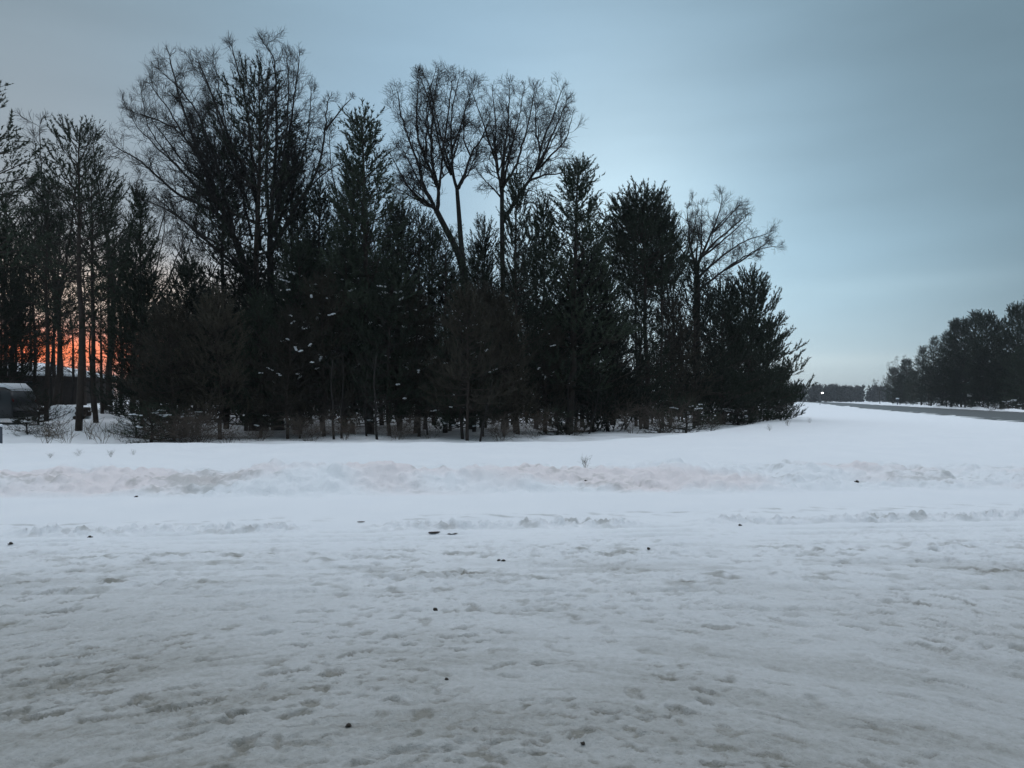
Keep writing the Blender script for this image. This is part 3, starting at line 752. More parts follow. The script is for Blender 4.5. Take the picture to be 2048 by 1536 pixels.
# ------------------------------------------------------------------ across the far road
RN = np.array([(12, -40), (20, 10), (27, 30), (34, 48), (43, 71), (52, 97), (63, 129), (108, 248), (160, 380), (240, 600), (320, 850)], float)
across = [
    ('spire', 2066, 598, 112, 1.25, 'tallest pine across the far road, cut by the right frame edge'),
    ('mass', 2032, 618, 112, 0.85, 'second pine from the right frame edge across the far road'),
    ('spire', 2002, 640, 118, 1.5, 'pine in the dip left of the tallest pines across the road'),
    ('mass', 1976, 634, 124, 0.85, 'round topped pine, right one of the paired tops across the road'),
    ('spire', 1943, 627, 134, 1.5, 'round topped pine, left one of the paired tops across the road'),
    ('mass', 1922, 646, 142, 0.85, 'pine just left of the paired round tops across the road'),
    ('spire', 1902, 642, 150, 1.25, 'pine with a small pointed top, middle of the slope across the road'),
    ('spire', 1884, 668, 162, 1.5, 'pine in the step below the small pointed top across the road'),
    ('spire', 1862, 676, 185, 1.25, 'pine with a notched top halfway down the slope across the road'),
    ('spire', 1843, 695, 205, 1.5, 'rounded pine low on the slope of the trees across the road'),
    ('mass', 1812, 722, 250, 0.85, 'broad rounded tree low at the left of the trees across the road'),
    ('mass', 1786, 738, 270, 0.85, 'last dense tree at the left end across the road'),
    ('mass', 2046, 700, 107, 1.00, 'low dense pine at the foot of the tallest pine across the road'),
    ('mass', 2008, 712, 114, 1.00, 'low dense pine behind the snowy bushes across the road'),
    ('mass', 1966, 706, 121, 0.95, 'low dense pine under the paired round tops across the road'),
    ('mass', 1930, 715, 132, 1.00, 'low dense pine behind the pale road sign'),
    ('mass', 1893, 720, 148, 1.00, 'low dense pine under the small pointed top across the road'),
    ('mass', 1858, 735, 178, 0.95, 'low dense pine under the notched top across the road'),
    ('mass', 1826, 745, 225, 1.00, 'low dense pine right of the snow capped marker post'),
    ('mass', 1800, 752, 250, 1.00, 'low dense pine behind the snow capped marker post'),
    ('mass', 2085, 690, 109, 0.85, 'low dense pine just outside the right frame edge across the road'),
    ('spire', 2110, 590, 116, 1.25, 'tall pine beyond the right frame edge across the road'),
]
for k, u, v, d, w, lab in across:
    T(k, u, v, d, lab, group='trees across the far road', wid=w)
for u, v, d, h, lab in ((1822, 706, 262, 0, 'bare tree behind the broad rounded tree across the road'), (1760, 748, 295, 0, 'bare tree at the left tip of the trees across the road'),
                     (1800, 718, 258, 0, 'bare tree with hazy twigs above the last dense trees across the road')):
    X = (u - 1024) / F * d
    place(BARE['a'], ('trunk', 'crown'), 'bare_tree', u, d, lab, 'bare tree', 'trees across the far road', h=EYE + (HOR - v) / F * d, wid=1.1)
for u, d, h, w, lab in ((2018, 104, 1.8, 1.5, 'snowy bush, largest of three beside the far road'), (1990, 108, 1.1, 1.3, 'small snowy bush left of the largest bush beside the far road'),
                     (2046, 101, 1.2, 1.4, 'snowy bush cut by the right frame edge beside the far road')):
    T('low', u, 0, d, lab, cat='bush', name='snowy_bush', group='bushes beside the far road', top=h, x=(u - 1024) / F * d, wid=w, snow=True)
T('low', 1938, 0, 126, 'dark bush at the foot of the pale road sign', cat='bush', name='dark_bush', group='bushes beside the far road', top=1.2, x=(1936 - 1024) / F * 126, wid=1.2)

def far_wood(name, x0, x1, y0, slope, hmin, hmax, n, seed, label):
    rs = np.random.RandomState(seed); g = Geo(); sh = []
    for k in range(n):
        x = rs.uniform(x0, x1); y = y0 + slope * (x - x0) + rs.uniform(0, 45); H = rs.uniform(hmin, hmax) * (1.12 if rs.rand() < .1 else 1)
        w = H * rs.uniform(.16, .3); kn = 34; round_ = rs.rand() < .6
        for j in range(kn):
            t = rs.rand(); rr = w * (math.sqrt(1 - t * t) if round_ else (1 - t)) * math.sqrt(rs.rand()); a = rs.uniform(0, 6.28)
            sh.append((x + math.cos(a) * rr, y + math.sin(a) * rr, t * H * .95, *unit([math.cos(a) * .6, math.sin(a) * .6, .8]), 1.2))
        g.segment((x, y, -.5), (x, y, H * .8), .3, .08)
    g.needles(sh, rs, 5, 1.8, .75, (15, 60))
    o = link(name, g.mesh(name, M['far'])); tag(o, label, 'far wood', kind='stuff')
far_wood('far_wood', 130, 460, 500, .25, 9.5, 13.0, 420, 51, 'low dark far wood closing the far road')
far_wood('far_wood', -420, -40, 420, 0, 10, 15, 420, 52, 'dark far wood along the horizon under the sunset glow')

# ---- road ---------------------------------------------------------------------------
def ribbon(path, off0, off1, z, step=3.):
    s = np.concatenate([[0], np.cumsum(np.linalg.norm(np.diff(path, axis=0), axis=1))])
    q = np.arange(0, s[-1], step); x = np.interp(q, s, path[:, 0]); y = np.interp(q, s, path[:, 1])
    for _ in range(6): x[1:-1] = (x[:-2] + x[2:] + 2 * x[1:-1]) / 4; y[1:-1] = (y[:-2] + y[2:] + 2 * y[1:-1]) / 4
    dx, dy = np.gradient(x), np.gradient(y); l = np.hypot(dx, dy); nx, ny = dy / l, -dx / l
    return np.array([x + nx * off0, y + ny * off0, 0 * x + z]).T, np.array([x + nx * off1, y + ny * off1, 0 * x + z]).T
rs = np.random.RandomState(5)
rows = []
for k in range(9):
    a, _ = ribbon(RN, 15. * k / 8, 0, .05 - .03 * abs(k - 4) / 4)
    if k in (0, 8): a[:, :2] += (perlin(np.arange(len(a)) * .23, np.arange(len(a)) * 0. + k, 61) * .7)[:, None] * np.array([.9, -.4])
    rows.append(a)
V = np.concatenate(rows); n = len(rows[0])
q = np.array([[k * n + i, k * n + i + 1, (k + 1) * n + i + 1, (k + 1) * n + i] for k in range(8) for i in range(n - 1)])
tag(link('road', mesh_np('road', V, [q], M['asphalt'])), kind='structure')
# ploughed snow along the road's far side
L_, R_ = ribbon(RN, 14.8, 17.2, 0, 1.2); n = len(L_); prof = [(0, .03), (.2, .55), (.5, .9), (.8, .5), (1, 0)]
V = []
for t, h in prof:
    p = L_ + (R_ - L_) * t; i = np.arange(n)
    p[:, 2] = h * np.clip(.34 + .3 * fbm(i * .11, i * 0. + t * 2.3, 63, 3), .05, .9); p[:, :2] += (perlin(i * .2, i * 0. + t * 3, 64) * .25)[:, None]; V.append(p)
q = [[k * n + i, k * n + i + 1, (k + 1) * n + i + 1, (k + 1) * n + i] for k in range(4) for i in range(n - 1)]
me = mesh_np('roadside_snow', np.concatenate(V), [np.array(q)], M['snow'], True)
for an in ('dirt', 'pink'): me.attributes.new(an, 'FLOAT', 'POINT')
tag(link('roadside_snow', me), kind='structure')

# ---- things beside the far road --------------------------------------------------------
X, Y = (1940 - 1024) / F * 124, 124
o = empty('road_sign', (X, Y, gz(X, Y)), 'small pale road sign on a post beside the far road', 'road sign')
g = Geo(); g.box((-.04, -.03, -.1), (.04, .03, 2.75)); link('post', g.mesh('sign_post', M['metal']), o)
g = Geo(); g.box((-.52, -.055, 2.18), (.52, -.032, 2.72)); link('panel', g.mesh('sign_panel', M['panel']), o)
X, Y = (1795 - 1024) / F * 238, 238
o = empty('marker_post', (X, Y, gz(X, Y)), 'stubby snow capped marker post beside the far road', 'marker post')
g = Geo(); g.tube([(0, 0, -.1), (0, 0, .8), (0, 0, 1.5)], [.16, .16, .15], 8); g.box((-.35, -.5, 1.5), (.35, .5, 1.9)); link('post', g.mesh('marker_stem', M['post']), o)
g = Geo(); g.lump((0, 0, 2.02), (.62, .62, .22), rs, 9, 4); link('snow_cap', g.mesh('marker_snow', M['snow_clump'], True), o)
X, Y = (1640 - 1024) / F * 230, 230
o = empty('street_lamp', (X, Y, gz(X, Y)), 'lit street lamp, bright white dot against the far wood', 'street lamp')
o.scale = (.72, .72, .80)
g = Geo(); g.tube([(0, 0, -.2), (0, 0, 2.5), (0, 0, 4.6)], [.11, .09, .07], 8); g.tube([(0, 0, 4.55), (.3, -.1, 4.85), (.8, -.2, 4.95)], [.05, .045, .045], 6); link('pole', g.mesh('lamp_pole', M['metal']), o)
g = Geo(); g.lump((.95, -.25, 4.78), (.40, .40, .22), rs, 10, 5); link('lamp_head', g.mesh('lamp_head', M['lamp'], True), o)

# ------------------------------------------------------------------ left edge: house, van, yard
hx0, hx1, hy0, hy1 = -45.5, -35.3, 56.0, 64.0
hz = gz(-38, 56) - .1; ez, rz_ = 3.42, 4.42
o = empty('house', ((hx0 + hx1) / 2, (hy0 + hy1) / 2, hz), 'low dark house with a snow covered hip roof behind the trunks', 'house')
W, Dp = (hx1 - hx0) / 2, (hy1 - hy0) / 2; he, hr = ez - hz, rz_ - hz
g = Geo(); g.box((-W, -Dp, -.3), (W, Dp, he)); 
for k in range(7): g.box((-W - .012, -Dp - .012, .3 + k * .33), (W + .012, -Dp, .305 + k * .33))
link('wall', g.mesh('house_wall', M['cladding']), o)
def hip(w, d, z0, z1, r, th):
    v = [(-w, -d, z0), (w, -d, z0), (w, d, z0), (-w, d, z0), (-r, 0, z1), (r, 0, z1)]
    v2 = [(a, b, c - th) for a, b, c in v]
    g = Geo(); g.add(v + v2, [[0, 1, 5, 4], [2, 3, 4, 5], [7, 6, 10, 11], [9, 8, 11, 10], [0, 6, 7, 1], [1, 7, 8, 2], [2, 8, 9, 3], [3, 9, 6, 0]], [[1, 2, 5], [3, 0, 4], [8, 7, 11], [6, 9, 10]]); return g
rf = link('roof', hip(W + .45, Dp + .45, he + .02, hr, W - 3.6, .16).mesh('house_roof', M['cladding']), o)
link('snow', hip(W + .40, Dp + .40, he + .26, hr + .27, W - 3.6, .22).mesh('roof_snow', M['snow_clump']), rf)
for wx, ww in ((-2.6, 1.3), (2.9, 1.1)):
    g = Geo(); g.box((wx - ww / 2 - .08, -Dp - .05, .8), (wx + ww / 2 + .08, -Dp - .014, 2.0)); f = link('window', g.mesh('window_frame', M['post']), o)
    g = Geo(); g.box((wx - ww / 2, -Dp - .06, .88), (wx + ww / 2, -Dp - .052, 1.92)); link('pane', g.mesh('window_pane', M['glass']), f)
g = Geo(); g.box((.6, -Dp - .06, 0), (1.5, -Dp - .014, 2.0)); dr = link('door', g.mesh('house_door', M['post']), o)
g = Geo(); g.box((1.36, -Dp - .10, .95), (1.42, -Dp - .061, 1.05)); link('handle', g.mesh('door_handle', M['metal']), dr)

# minivan, nose to the right
VX, VY = (50 - 1024) / F * 34, 34.0
o = empty('minivan', (VX, VY, gz(VX - 1, VY)), 'dark minivan cut by the left frame edge, its tail in view under roof snow', 'van', None, math.pi)
prof = [(0, .34), (-.03, .95), (.10, 1.5), (.45, 1.66), (1.6, 1.70), (2.7, 1.68), (3.05, 1.60), (3.85, 1.10), (4.4, .97), (4.68, .82), (4.76, .55), (4.70, .30), (4.2, .26), (.5, .26)]
def body_pt(x, y, z):
    t = min(1, max(0, (z - .95) / .75)); return (x, y * (1 - .14 * t) * (1 - .05 * max(0, (x - 3.9))), z)
secs = [(-.93, .04), (-.90, .01), (-.7, 0), (0, -.012), (.7, 0), (.90, .01), (.93, .04)]
V = []; cxm, czm = 2.4, .9
for y, sh in secs:
    for x, z in prof: V.append(body_pt(x + (cxm - x) * sh * .4, y, z + (czm - z) * sh))
m = len(prof)
q = [[i * m + k, (i + 1) * m + k, (i + 1) * m + (k + 1) % m, i * m + (k + 1) % m] for i in range(len(secs) - 1) for k in range(m)]
g = Geo(); g.add(V, q, [list(range(m))], [list(range((len(secs) - 1) * m + m - 1, (len(secs) - 1) * m - 1, -1))])
bd = link('body', g.mesh('van_body', M['paint'], False), o)
def side(pts, y, name, mat):
    v = [body_pt(x, y, z) for x, z in pts]; s_ = 1 if y > 0 else -1
    g = Geo(); k = len(v); v2 = [(a, b + s_ * .02, c) for a, b, c in v]
    g.add(v + v2, [list(range(k))], [list(range(2 * k - 1, k - 1, -1))], [[i, (i + 1) % k, k + (i + 1) % k, k + i] for i in range(k)]); return link(name, g.mesh('van_' + name, mat), o)
for y in (-.928, .928):
    side([(2.05, 1.08), (3.55, 1.08), (3.02, 1.48), (2.05, 1.54)], y, 'window', M['glass'])
    side([(.55, 1.08), (1.95, 1.08), (1.95, 1.54), (.55, 1.50)], y, 'window', M['glass'])
g = Geo(); g.add([body_pt(3.12, -.75, 1.585), body_pt(3.12, .75, 1.585), body_pt(3.84, .8, 1.135), body_pt(3.84, -.8, 1.135), body_pt(3.10, -.75, 1.56), body_pt(3.10, .75, 1.56), body_pt(3.82, .8, 1.11), body_pt(3.82, -.8, 1.11)],
                 [[0, 3, 2, 1], [4, 5, 6, 7], [0, 1, 5, 4], [1, 2, 6, 5], [2, 3, 7, 6], [3, 0, 4, 7]])
link('windscreen', g.mesh('van_windscreen', M['glass']), o)
for y in (-.66, .66):
    g = Geo(); g.lump((4.60, y, .76), (.14, .17, .09), rs, 8, 5); link('headlight', g.mesh('van_headlight', M['lamp_lens'], True), o)
for y in (-.78, .78):
    g = Geo(); g.lump((.04, y, 1.02), (.06, .09, .16), rs, 8, 5); link('tail_light', g.mesh('van_tail_light', M['tail'], True), o)
g = Geo(); g.box((-.10, -.8, .34), (.08, .8, .56)); link('bumper', g.mesh('van_rear_bumper', M['tyre'], False), o)
g = Geo(); g.box((4.62, -.8, .30), (4.84, .8, .50)); link('bumper', g.mesh('van_bumper', M['tyre']), o)
for x in (.95, 3.78):
    for y in (-.86, .86):
        s_ = 1 if y > 0 else -1
        g = Geo(); a = np.linspace(0, 2 * np.pi, 25)[:-1]
        ring = lambda r, yy: np.column_stack([x + r * np.cos(a), 0 * a + yy, .34 + r * np.sin(a)])
        g.add(np.concatenate([ring(.2, y - .10), ring(.32, y - .11), ring(.34, y - .08), ring(.34, y + .08), ring(.32, y + .11), ring(.2, y + .10)]),
              [[i * 24 + k, i * 24 + (k + 1) % 24, (i + 1) * 24 + (k + 1) % 24, (i + 1) * 24 + k] for i in range(5) for k in range(24)])
        w = link('wheel', g.mesh('van_tyre', M['tyre'], True), o)
        g = Geo(); g.add(np.concatenate([ring(.2, y + s_ * .09), ring(.06, y + s_ * .12)]), [[k, (k + 1) % 24, 24 + (k + 1) % 24, 24 + k] for k in range(24)], [[24 + k for k in range(24)]])
        link('rim', g.mesh('van_rim', M['alloy']), w)
top = [(.12, 1.50), (.45, 1.66), (1.6, 1.70), (2.7, 1.68), (3.05, 1.60), (3.5, 1.33), (3.80, 1.14), (4.35, .98)]
V = []; ys = [-.80, -.76, -.4, 0, .4, .76, .80]
for x, z in top:
    for j, y in enumerate(ys):
        e = .03 if j in (0, 6) or x in (.12, 4.35) else rs.uniform(.16, .22) * (1 if x < 3.2 else .6)
        V.append((*body_pt(x, y, z)[:2], z + e))
k = len(ys); V2 = [(a, b, c - .0) for a, b, c in V]
q = [[i * k + j, i * k + j + 1, (i + 1) * k + j + 1, (i + 1) * k + j] for i in range(len(top) - 1) for j in range(k - 1)]
g = Geo(); g.add(V, q); me = g.mesh('van_snow', M['snow_clump'], True)
s_ = link('snow', me, o); md = s_.modifiers.new('thick', 'SOLIDIFY'); md.thickness = .05; md.offset = -1

# snow covered log pile
X, Y = (132 - 1024) / F * 38, 38.
o = empty('log_pile', (X, Y, gz(X, Y)), 'snow covered pile of dark logs right of the minivan and juniper', 'log pile')
for r_ in range(3):
    for k in range(5 - r_):
        g = Geo(); y_ = (k - (4 - r_) / 2) * .30; z_ = .12 + r_ * .22; e_ = rs.uniform(-.18, .18)
        g.tube([(-1.2 + e_, y_, z_), (0, y_ + rs.uniform(-.03, .03), z_), (1.2 + e_, y_, z_)], [.13, .13, .12], 8)
        link('log', g.mesh('log', M['bark'], True), o)
gx, gy = np.meshgrid(np.linspace(-1.75, 1.75, 40), np.linspace(-1.35, 1.2, 26))
rr = np.sqrt((gx / 1.75) ** 2 + (gy / 1.3) ** 2)
zz = .82 * (1 - sstep(.35, 1.0, rr + .22 * perlin(gx * 1.7, gy * 1.7, 66))) + .09 * fbm(gx * 2.2, gy * 2.2, 67, 3) - .07 - .45 * np.clip(perlin(gx * 1.6 + 5, gy * 2.4, 68) - .15, 0, 1) * (gy < .1)
i_ = np.arange(40 * 26).reshape(26, 40)
g = Geo(); g.add(np.stack([gx, gy, zz], -1).reshape(-1, 3), np.stack([i_[:-1, :-1], i_[:-1, 1:], i_[1:, 1:], i_[1:, :-1]], -1).reshape(-1, 4))
link('snow', g.mesh('log_snow', M['snow_clump'], True), o)
# edging post at the frame edge
X, Y = (-1 - 1024) / F * 24, 24.
o = empty('edge_post', (X, Y, gz(X, Y)), 'short blue grey post cut by the left frame edge', 'post')
g = Geo(); g.tube([(0, 0, -.1), (0, 0, .3), (0, 0, .68)], [.085, .085, .08], 8); link('shaft', g.mesh('post_shaft', M['post'], True), o)
g = Geo(); g.lump((0, 0, .71), (.11, .11, .06), rs, 9, 5); link('snow_cap', g.mesh('post_snow', M['snow_clump'], True), o)
for u, d, h, w, s, lab in ((78, 33, 1.5, 1., 0, 'dark juniper bush behind the minivan tail'), (52, 30, .7, 1.1, 1, 'low snow dusted bush below the minivan'), (98, 29.5, .55, 1.0, 1, 'small snow dusted bush right of the low bush below the minivan'),
                       (270, 30, 1.0, 1.2, 1, 'snow dusted low bush left of the first dense pine'), (232, 44, 1.1, 1.2, 1, 'snow dusted bush beyond the driveway track')):
    T('low', u, 0, d, lab, cat='bush', name='low_bush', top=h, x=(u - 1024) / F * d, wid=w, snow=bool(s))

# ---- small debris on the snow -------------------------------------------------------------
def at_pixel(u, v):
    d = F * EYE / (v - HOR)
    for _ in range(30):
        X = (u - 1024) / F * d; d = .5 * d + .5 * F * (EYE - gz(X, d)) / (v - HOR)
    return X, d
clods = [
    (273, 994, .045, 'c', 'dark dirt clod lying alone at the foot of the bank on the left'),
    (180, 1075, .045, 'c', 'dark dirt clod on the thin crumb line at the left'),
    (22, 1088, .045, 'c', 'dark dirt clod nearest the left frame edge'),
    (722, 1045, .09, 'l', 'flat dead leaf on smooth snow between bank and crumb line'),
    (868, 1068, .13, 'l', 'left one of two flat dead leaves on the crumb line'),
    (905, 1069, .11, 'l', 'right one of two flat dead leaves on the crumb line'),
    (998, 1122, .038, 'c', 'left half of a close pair of dark clods near the centre'),
    (1007, 1122, .034, 'c', 'right half of a close pair of dark clods near the centre'),
    (1297, 1098, .04, 'c', 'dark clod right of the close pair, left of the long brown stain'),
    (870, 1220, .035, 'c', 'dark clod on the packed lane left of centre'),
    (893, 1359, .022, 'c', 'small dark crumb low in the packed snow, left of centre'),
    (697, 1452, .026, 'c', 'blackest clod in the dirty snow near the lower edge'),
    (1166, 1488, .022, 'c', 'small dark crumb at the lower edge right of centre'),
    (1703, 957, .075, 'c', 'large dark clod on the low bank at the right'),
    (1480, 1051, .04, 'c', 'dark clod on the crumb line right of centre'),
    (1165, 947, .05, 'c', 'dark clod on the bank below the weed tuft'),
]
for i, (u, v, r, k, lab) in enumerate(clods):
    r *= .46 if k == 'c' else .55
    X, Y = at_pixel(u, v); z = gz(X, Y); rs = np.random.RandomState(200 + i)
    g = Geo()
    if k == 'c':
        g.lump((0, 0, r * .35), (r * 1.1, r * .9, r * .75), rs, 8, 5)
        for j in range(3): g.lump((rs.uniform(-1, 1) * r * 1.2, rs.uniform(-1, 1) * r, r * .2), (r * .45, r * .4, r * .35), rs, 6, 4)
        o = link('dirt_clod', g.mesh('dirt_clod', M['clod'], True), None, (X, Y, z)); tag(o, lab, 'dirt clod', 'dark bits lying on the snow')
    else:
        n = 7; t = np.linspace(-1, 1, n); w = .34 * (1 - t ** 2) ** .7 + .02
        V = [(a * r, s * b * r, .010 + .04 * r * a * a + .06 * r * abs(s)) for a, b in zip(t, w) for s in (-1, 0, 1)]
        V += [(a, b, c - .006) for a, b, c in V]
        q = [[i3 * 3 + s, (i3 + 1) * 3 + s, (i3 + 1) * 3 + s + 1, i3 * 3 + s + 1] for i3 in range(n - 1) for s in (0, 1)]
        g.add(V, q, [[a + 3 * n for a in reversed(f)] for f in q])
        o = link('dead_leaf', g.mesh('dead_leaf', M['leaf']), None, (X, Y, z)); o.rotation_euler.z = rs.uniform(-.3, .3); tag(o, lab, 'leaf', 'dark bits lying on the snow')

def make_weed(seed, H, n):
    rs = np.random.RandomState(seed); g = Geo()
    for j in range(n):
        a = rs.uniform(0, 6.28); d = unit([math.cos(a) * rs.uniform(.1, .6), math.sin(a) * rs.uniform(.1, .6), 1])
        sprout(g, rs, np.array([math.cos(a), math.sin(a), 0]) * rs.uniform(0, .08), d, H * rs.uniform(.5, 1), .004, 1, -.05, .12, .0028)
    return {'H': H, 'stalks': g.mesh('weed_stalks', M['straw'])}
WEED = [make_weed(61, .4, 9), make_weed(62, .4, 6)]
for i, (u, v, h, lab) in enumerate((
    (1170, 936, .22, 'dry weed tuft poking through the bank right of centre'),
    (156, 912, .16, 'dry weed tuft on the snow above the left bank, left one of three'),
    (222, 914, .16, 'dry weed tuft on the snow above the left bank, middle of three'),
    (268, 910, .14, 'dry weed tuft on the snow above the left bank, right one of three'),
    (100, 916, .12, 'tiny dry weed tuft nearest the left frame edge above the bank'),
    (1620, 846, .35, 'dry weed tuft at the snow edge by the right tip of the wood'),
    (1575, 852, .35, 'dry weed tuft in front of the wide pine at the right end'),
    (1540, 862, .3, 'dry weed tuft left of the other tufts by the right end of the wood'))):
    X, Y = at_pixel(u, v)
    place(WEED[i % 2], ('stalks',), 'dry_weed', u, Y, lab, 'weed tuft', 'dry weeds poking through the snow', h=h, x=X, sink=.01)
for i, (u, d) in enumerate(((95, 27), (135, 26.5), (180, 28), (205, 27), (118, 29), (235, 28.5))):
    place(WEED[i % 2], ('stalks',), 'dry_weed', u, d, 'dry stalks standing in the hollow between the bank crest and the driveway', 'weed tuft', 'dry stalks in the left hollow', h=.75)

# ------------------------------------------------------------------ ground
ys = [2.4]
while ys[-1] < 30: ys.append(ys[-1] + .0095 * (ys[-1] / 3) ** 1.3)
while ys[-1] < 140: ys.append(ys[-1] + .012 * ys[-1])
while ys[-1] < 1150: ys.append(ys[-1] * 1.08)
back = [2.3]
while back[-1] > -60: back.append(back[-1] - max(.08, .06 * (2.4 - back[-1] + 1)))
Yr = np.array(back[::-1] + ys)
ti = np.linspace(-1, 1, 861); to = np.linspace(0, 1, 46)[1:]
Wd = 2.2 + .86 * np.maximum(Yr, 0) + .15 * np.maximum(-Yr, 0)
X = ti[None, :] * Wd[:, None]
ext = (to ** 2.2)[None, :] * np.minimum(30 + 1.6 * np.abs(Yr), 420)[:, None]
Xf = np.concatenate([-(Wd[:, None] + ext)[:, ::-1], X, Wd[:, None] + ext], 1)
Yf = np.repeat(Yr[:, None], Xf.shape[1], 1)
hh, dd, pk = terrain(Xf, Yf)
nr, nc = Xf.shape
idx = np.arange(nr * nc).reshape(nr, nc)
q = np.stack([idx[:-1, :-1], idx[:-1, 1:], idx[1:, 1:], idx[1:, :-1]], -1).reshape(-1, 4)
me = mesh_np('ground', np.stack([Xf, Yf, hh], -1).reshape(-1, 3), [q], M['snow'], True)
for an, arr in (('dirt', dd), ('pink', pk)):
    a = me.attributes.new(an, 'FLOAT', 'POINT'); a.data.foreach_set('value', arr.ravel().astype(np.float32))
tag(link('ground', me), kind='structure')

# ------------------------------------------------------------------ sky
SUN_AZ, SUN_EL = math.radians(-31.5), math.radians(2.5)
w = bpy.data.worlds.new('World'); sc.world = w; w.use_nodes = True
nt = w.node_tree; nt.nodes.clear(); N = nt.nodes.new; K = nt.links.new
def mth(op, a, b=None, c=None, clamp=False):
    n = N('ShaderNodeMath'); n.operation = op; n.use_clamp = clamp
    for i, x in enumerate((a, b, c)):
        if x is None: continue
        if isinstance(x, (int, float)): n.inputs[i].default_value = x
        else: K(x, n.inputs[i])
    return n.outputs[0]
tc = N('ShaderNodeTexCoord'); sp = N('ShaderNodeSeparateXYZ'); K(tc.outputs['Generated'], sp.inputs[0])
az = mth('ARCTAN2', sp.outputs[0], sp.outputs[1]); el = mth('ARCSINE', sp.outputs[2])
def gauss(x, c, s):
    d = mth('DIVIDE', mth('SUBTRACT', x, c), s); return mth('EXPONENT', mth('MULTIPLY', mth('MULTIPLY', d, d), -1.))
def ramp(x, a, b): 
    n = N('ShaderNodeMapRange'); n.interpolation_type = 'SMOOTHSTEP'; n.inputs[1].default_value = a; n.inputs[2].default_value = b; K(x, n.inputs[0]); return n.outputs[0]
def addc(base, fac, rgb):
    n = N('ShaderNodeMix'); n.data_type = 'RGBA'; n.blend_type = 'ADD'; n.clamp_result = False; n.clamp_factor = False
    K(fac, n.inputs[0]); K(base, n.inputs[6]); n.inputs[7].default_value = (*rgb, 1); return n.outputs[2]
def mixc(base, fac, rgb):
    n = N('ShaderNodeMix'); n.data_type = 'RGBA'; K(fac, n.inputs[0]); K(base, n.inputs[6]); n.inputs[7].default_value = (*rgb, 1); return n.outputs[2]
rgb = N('ShaderNodeRGB'); rgb.outputs[0].default_value = (.170, .262, .325, 1); c = rgb.outputs[0]
c = addc(c, mth('MULTIPLY', gauss(az, -.02, .40), gauss(el, .34, .36)), (.205, .30, .40))        # brighter cloud ahead, with lens falloff painted into the same lobe
c = addc(c, mth('MULTIPLY', gauss(az, .12, .17), gauss(el, .20, .19)), (.31, .35, .33))
c = addc(c, mth('MULTIPLY', gauss(az, .40, .24), gauss(el, .10, .15)), (.16, .24, .29))
c = addc(c, mth('MULTIPLY', gauss(az, .30, .35), gauss(el, .03, .09)), (.19, .17, .13))
c = addc(c, mth('MULTIPLY', gauss(az, .38, .22), gauss(el, .024, .035)), (.08, .055, .03))
c = addc(c, mth('MULTIPLY', gauss(az, -.62, .28), gauss(el, .20, .30)), (.13, .10, .09))         # warmer grey to the left
c = addc(c, mth('MULTIPLY', gauss(az, SUN_AZ, .22), gauss(el, .125, .045)), (.48, .30, .16))       # afterglow
c = mixc(c, mth('MULTIPLY', gauss(az, SUN_AZ - .015, .12), gauss(el, .056, .027), clamp=True), (1.3, .24, .11))
c = addc(c, mth('MULTIPLY', gauss(az, .30, .18), gauss(el, .29, .17)), (.06, .09, .11))
c = addc(c, mth('MULTIPLY', gauss(az, .42, .15), gauss(el, .050, .009)), (.05, .045, .035))
c = addc(c, mth('MULTIPLY', gauss(az, .46, .17), gauss(el, .140, .013)), (.045, .055, .055))
# soft cloud streaks
mp = N('ShaderNodeMapping'); mp.inputs['Scale'].default_value = (1.6, 1.6, 9.); K(tc.outputs['Generated'], mp.inputs[0])
ns = N('ShaderNodeTexNoise'); ns.inputs['Scale'].default_value = 1.5; ns.inputs['Detail'].default_value = 5; ns.inputs['Roughness'].default_value = .5; K(mp.outputs[0], ns.inputs['Vector'])
mod = N('ShaderNodeMapRange'); mod.inputs[1].default_value = .25; mod.inputs[2].default_value = .75; mod.inputs[3].default_value = .93; mod.inputs[4].default_value = 1.09; K(ns.outputs['Fac'], mod.inputs[0])
vm = N('ShaderNodeVectorMath'); vm.operation = 'SCALE'; K(c, vm.inputs[0]); K(mod.outputs[0], vm.inputs['Scale'])
side = N('ShaderNodeMapRange'); side.inputs[1].default_value = -.7; side.inputs[2].default_value = .9; side.inputs[3].default_value = .35; side.inputs[4].default_value = 1.85  # weights the added overhead brightness forward, to bring out snow relief
K(sp.outputs[1], side.inputs[0])
c = addc(vm.outputs[0], mth('MULTIPLY', ramp(el, .52, 1.05), side.outputs[0]), (1.14, 1.19, 1.30))                                      # unseen sky overhead, brightened to light the snow
bgc = N('ShaderNodeBackground'); K(c, bgc.inputs[0]); bgc.inputs[1].default_value = 1.0
sky = N('ShaderNodeTexSky'); sky.sky_type = 'NISHITA'; sky.sun_disc = False; sky.sun_elevation = SUN_EL; sky.sun_rotation = SUN_AZ
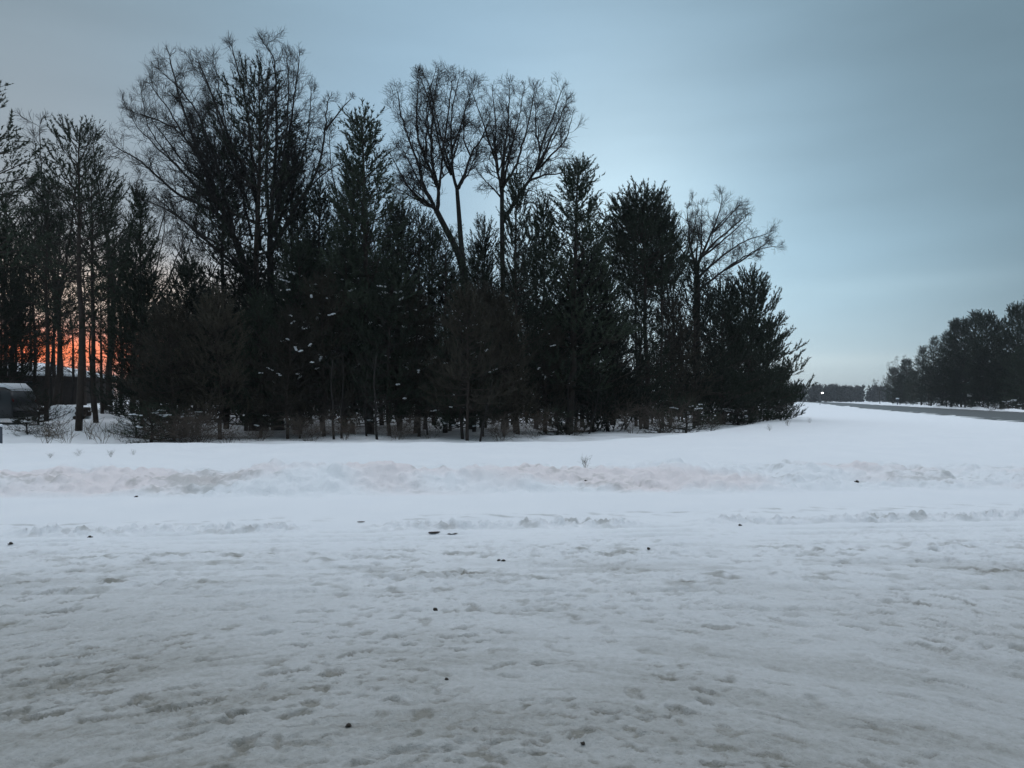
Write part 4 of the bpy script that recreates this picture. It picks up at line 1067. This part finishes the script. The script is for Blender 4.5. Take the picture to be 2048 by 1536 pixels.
bgs = N('ShaderNodeBackground'); K(sky.outputs[0], bgs.inputs[0]); bgs.inputs[1].default_value = .08
ms = N('ShaderNodeMixShader'); ms.inputs[0].default_value = .92; K(bgs.outputs[0], ms.inputs[1]); K(bgc.outputs[0], ms.inputs[2])
out = N('ShaderNodeOutputWorld'); K(ms.outputs[0], out.inputs[0])
sd = bpy.data.lights.new('sun', 'SUN'); sd.energy = .12; sd.angle = math.radians(12); sd.color = (1, .62, .42)
so = bpy.data.objects.new('sun', sd); col.objects.link(so)
dv = Vector((math.sin(SUN_AZ) * math.cos(SUN_EL), math.cos(SUN_AZ) * math.cos(SUN_EL), math.sin(SUN_EL)))
so.rotation_euler = dv.to_track_quat('Z', 'Y').to_euler(); so.location = (-30, 30, 40)

# ------------------------------------------------------------------ evening haze
hm = bpy.data.materials.new('evening_haze'); hm.use_nodes = True; hn = hm.node_tree; hn.nodes.clear()
pv = hn.nodes.new('ShaderNodeVolumePrincipled'); pv.inputs['Color'].default_value = (.86, .91, .96, 1); pv.inputs['Density'].default_value = .00032; pv.inputs['Anisotropy'].default_value = .2
ho = hn.nodes.new('ShaderNodeOutputMaterial'); hn.links.new(pv.outputs[0], ho.inputs['Volume'])
g = Geo(); g.box((-1500, -90, -4), (1500, 1280, 30)); tag(link('haze', g.mesh('haze', hm)), kind='stuff')

# ------------------------------------------------------------------ camera and output
cam = bpy.data.cameras.new('camera'); co = bpy.data.objects.new('camera', cam); col.objects.link(co)
co.location = (0, 0, EYE); co.rotation_euler = (math.radians(90), 0, 0)
cam.sensor_width = 36; cam.lens = 36 * F / 2048; cam.shift_y = (HOR - 768) / 2048
cam.clip_start = .05; cam.clip_end = 6000
sc.camera = co
sc.render.resolution_x, sc.render.resolution_y = 1024, 768
sc.view_settings.view_transform = 'Standard'; sc.view_settings.look = 'None'; sc.view_settings.exposure = 0; sc.view_settings.gamma = 1
sc.cycles.filter_width = 1.5
sc.cycles.max_bounces = 4; sc.cycles.diffuse_bounces = 2; sc.cycles.volume_bounces = 0; sc.cycles.adaptive_threshold = .015
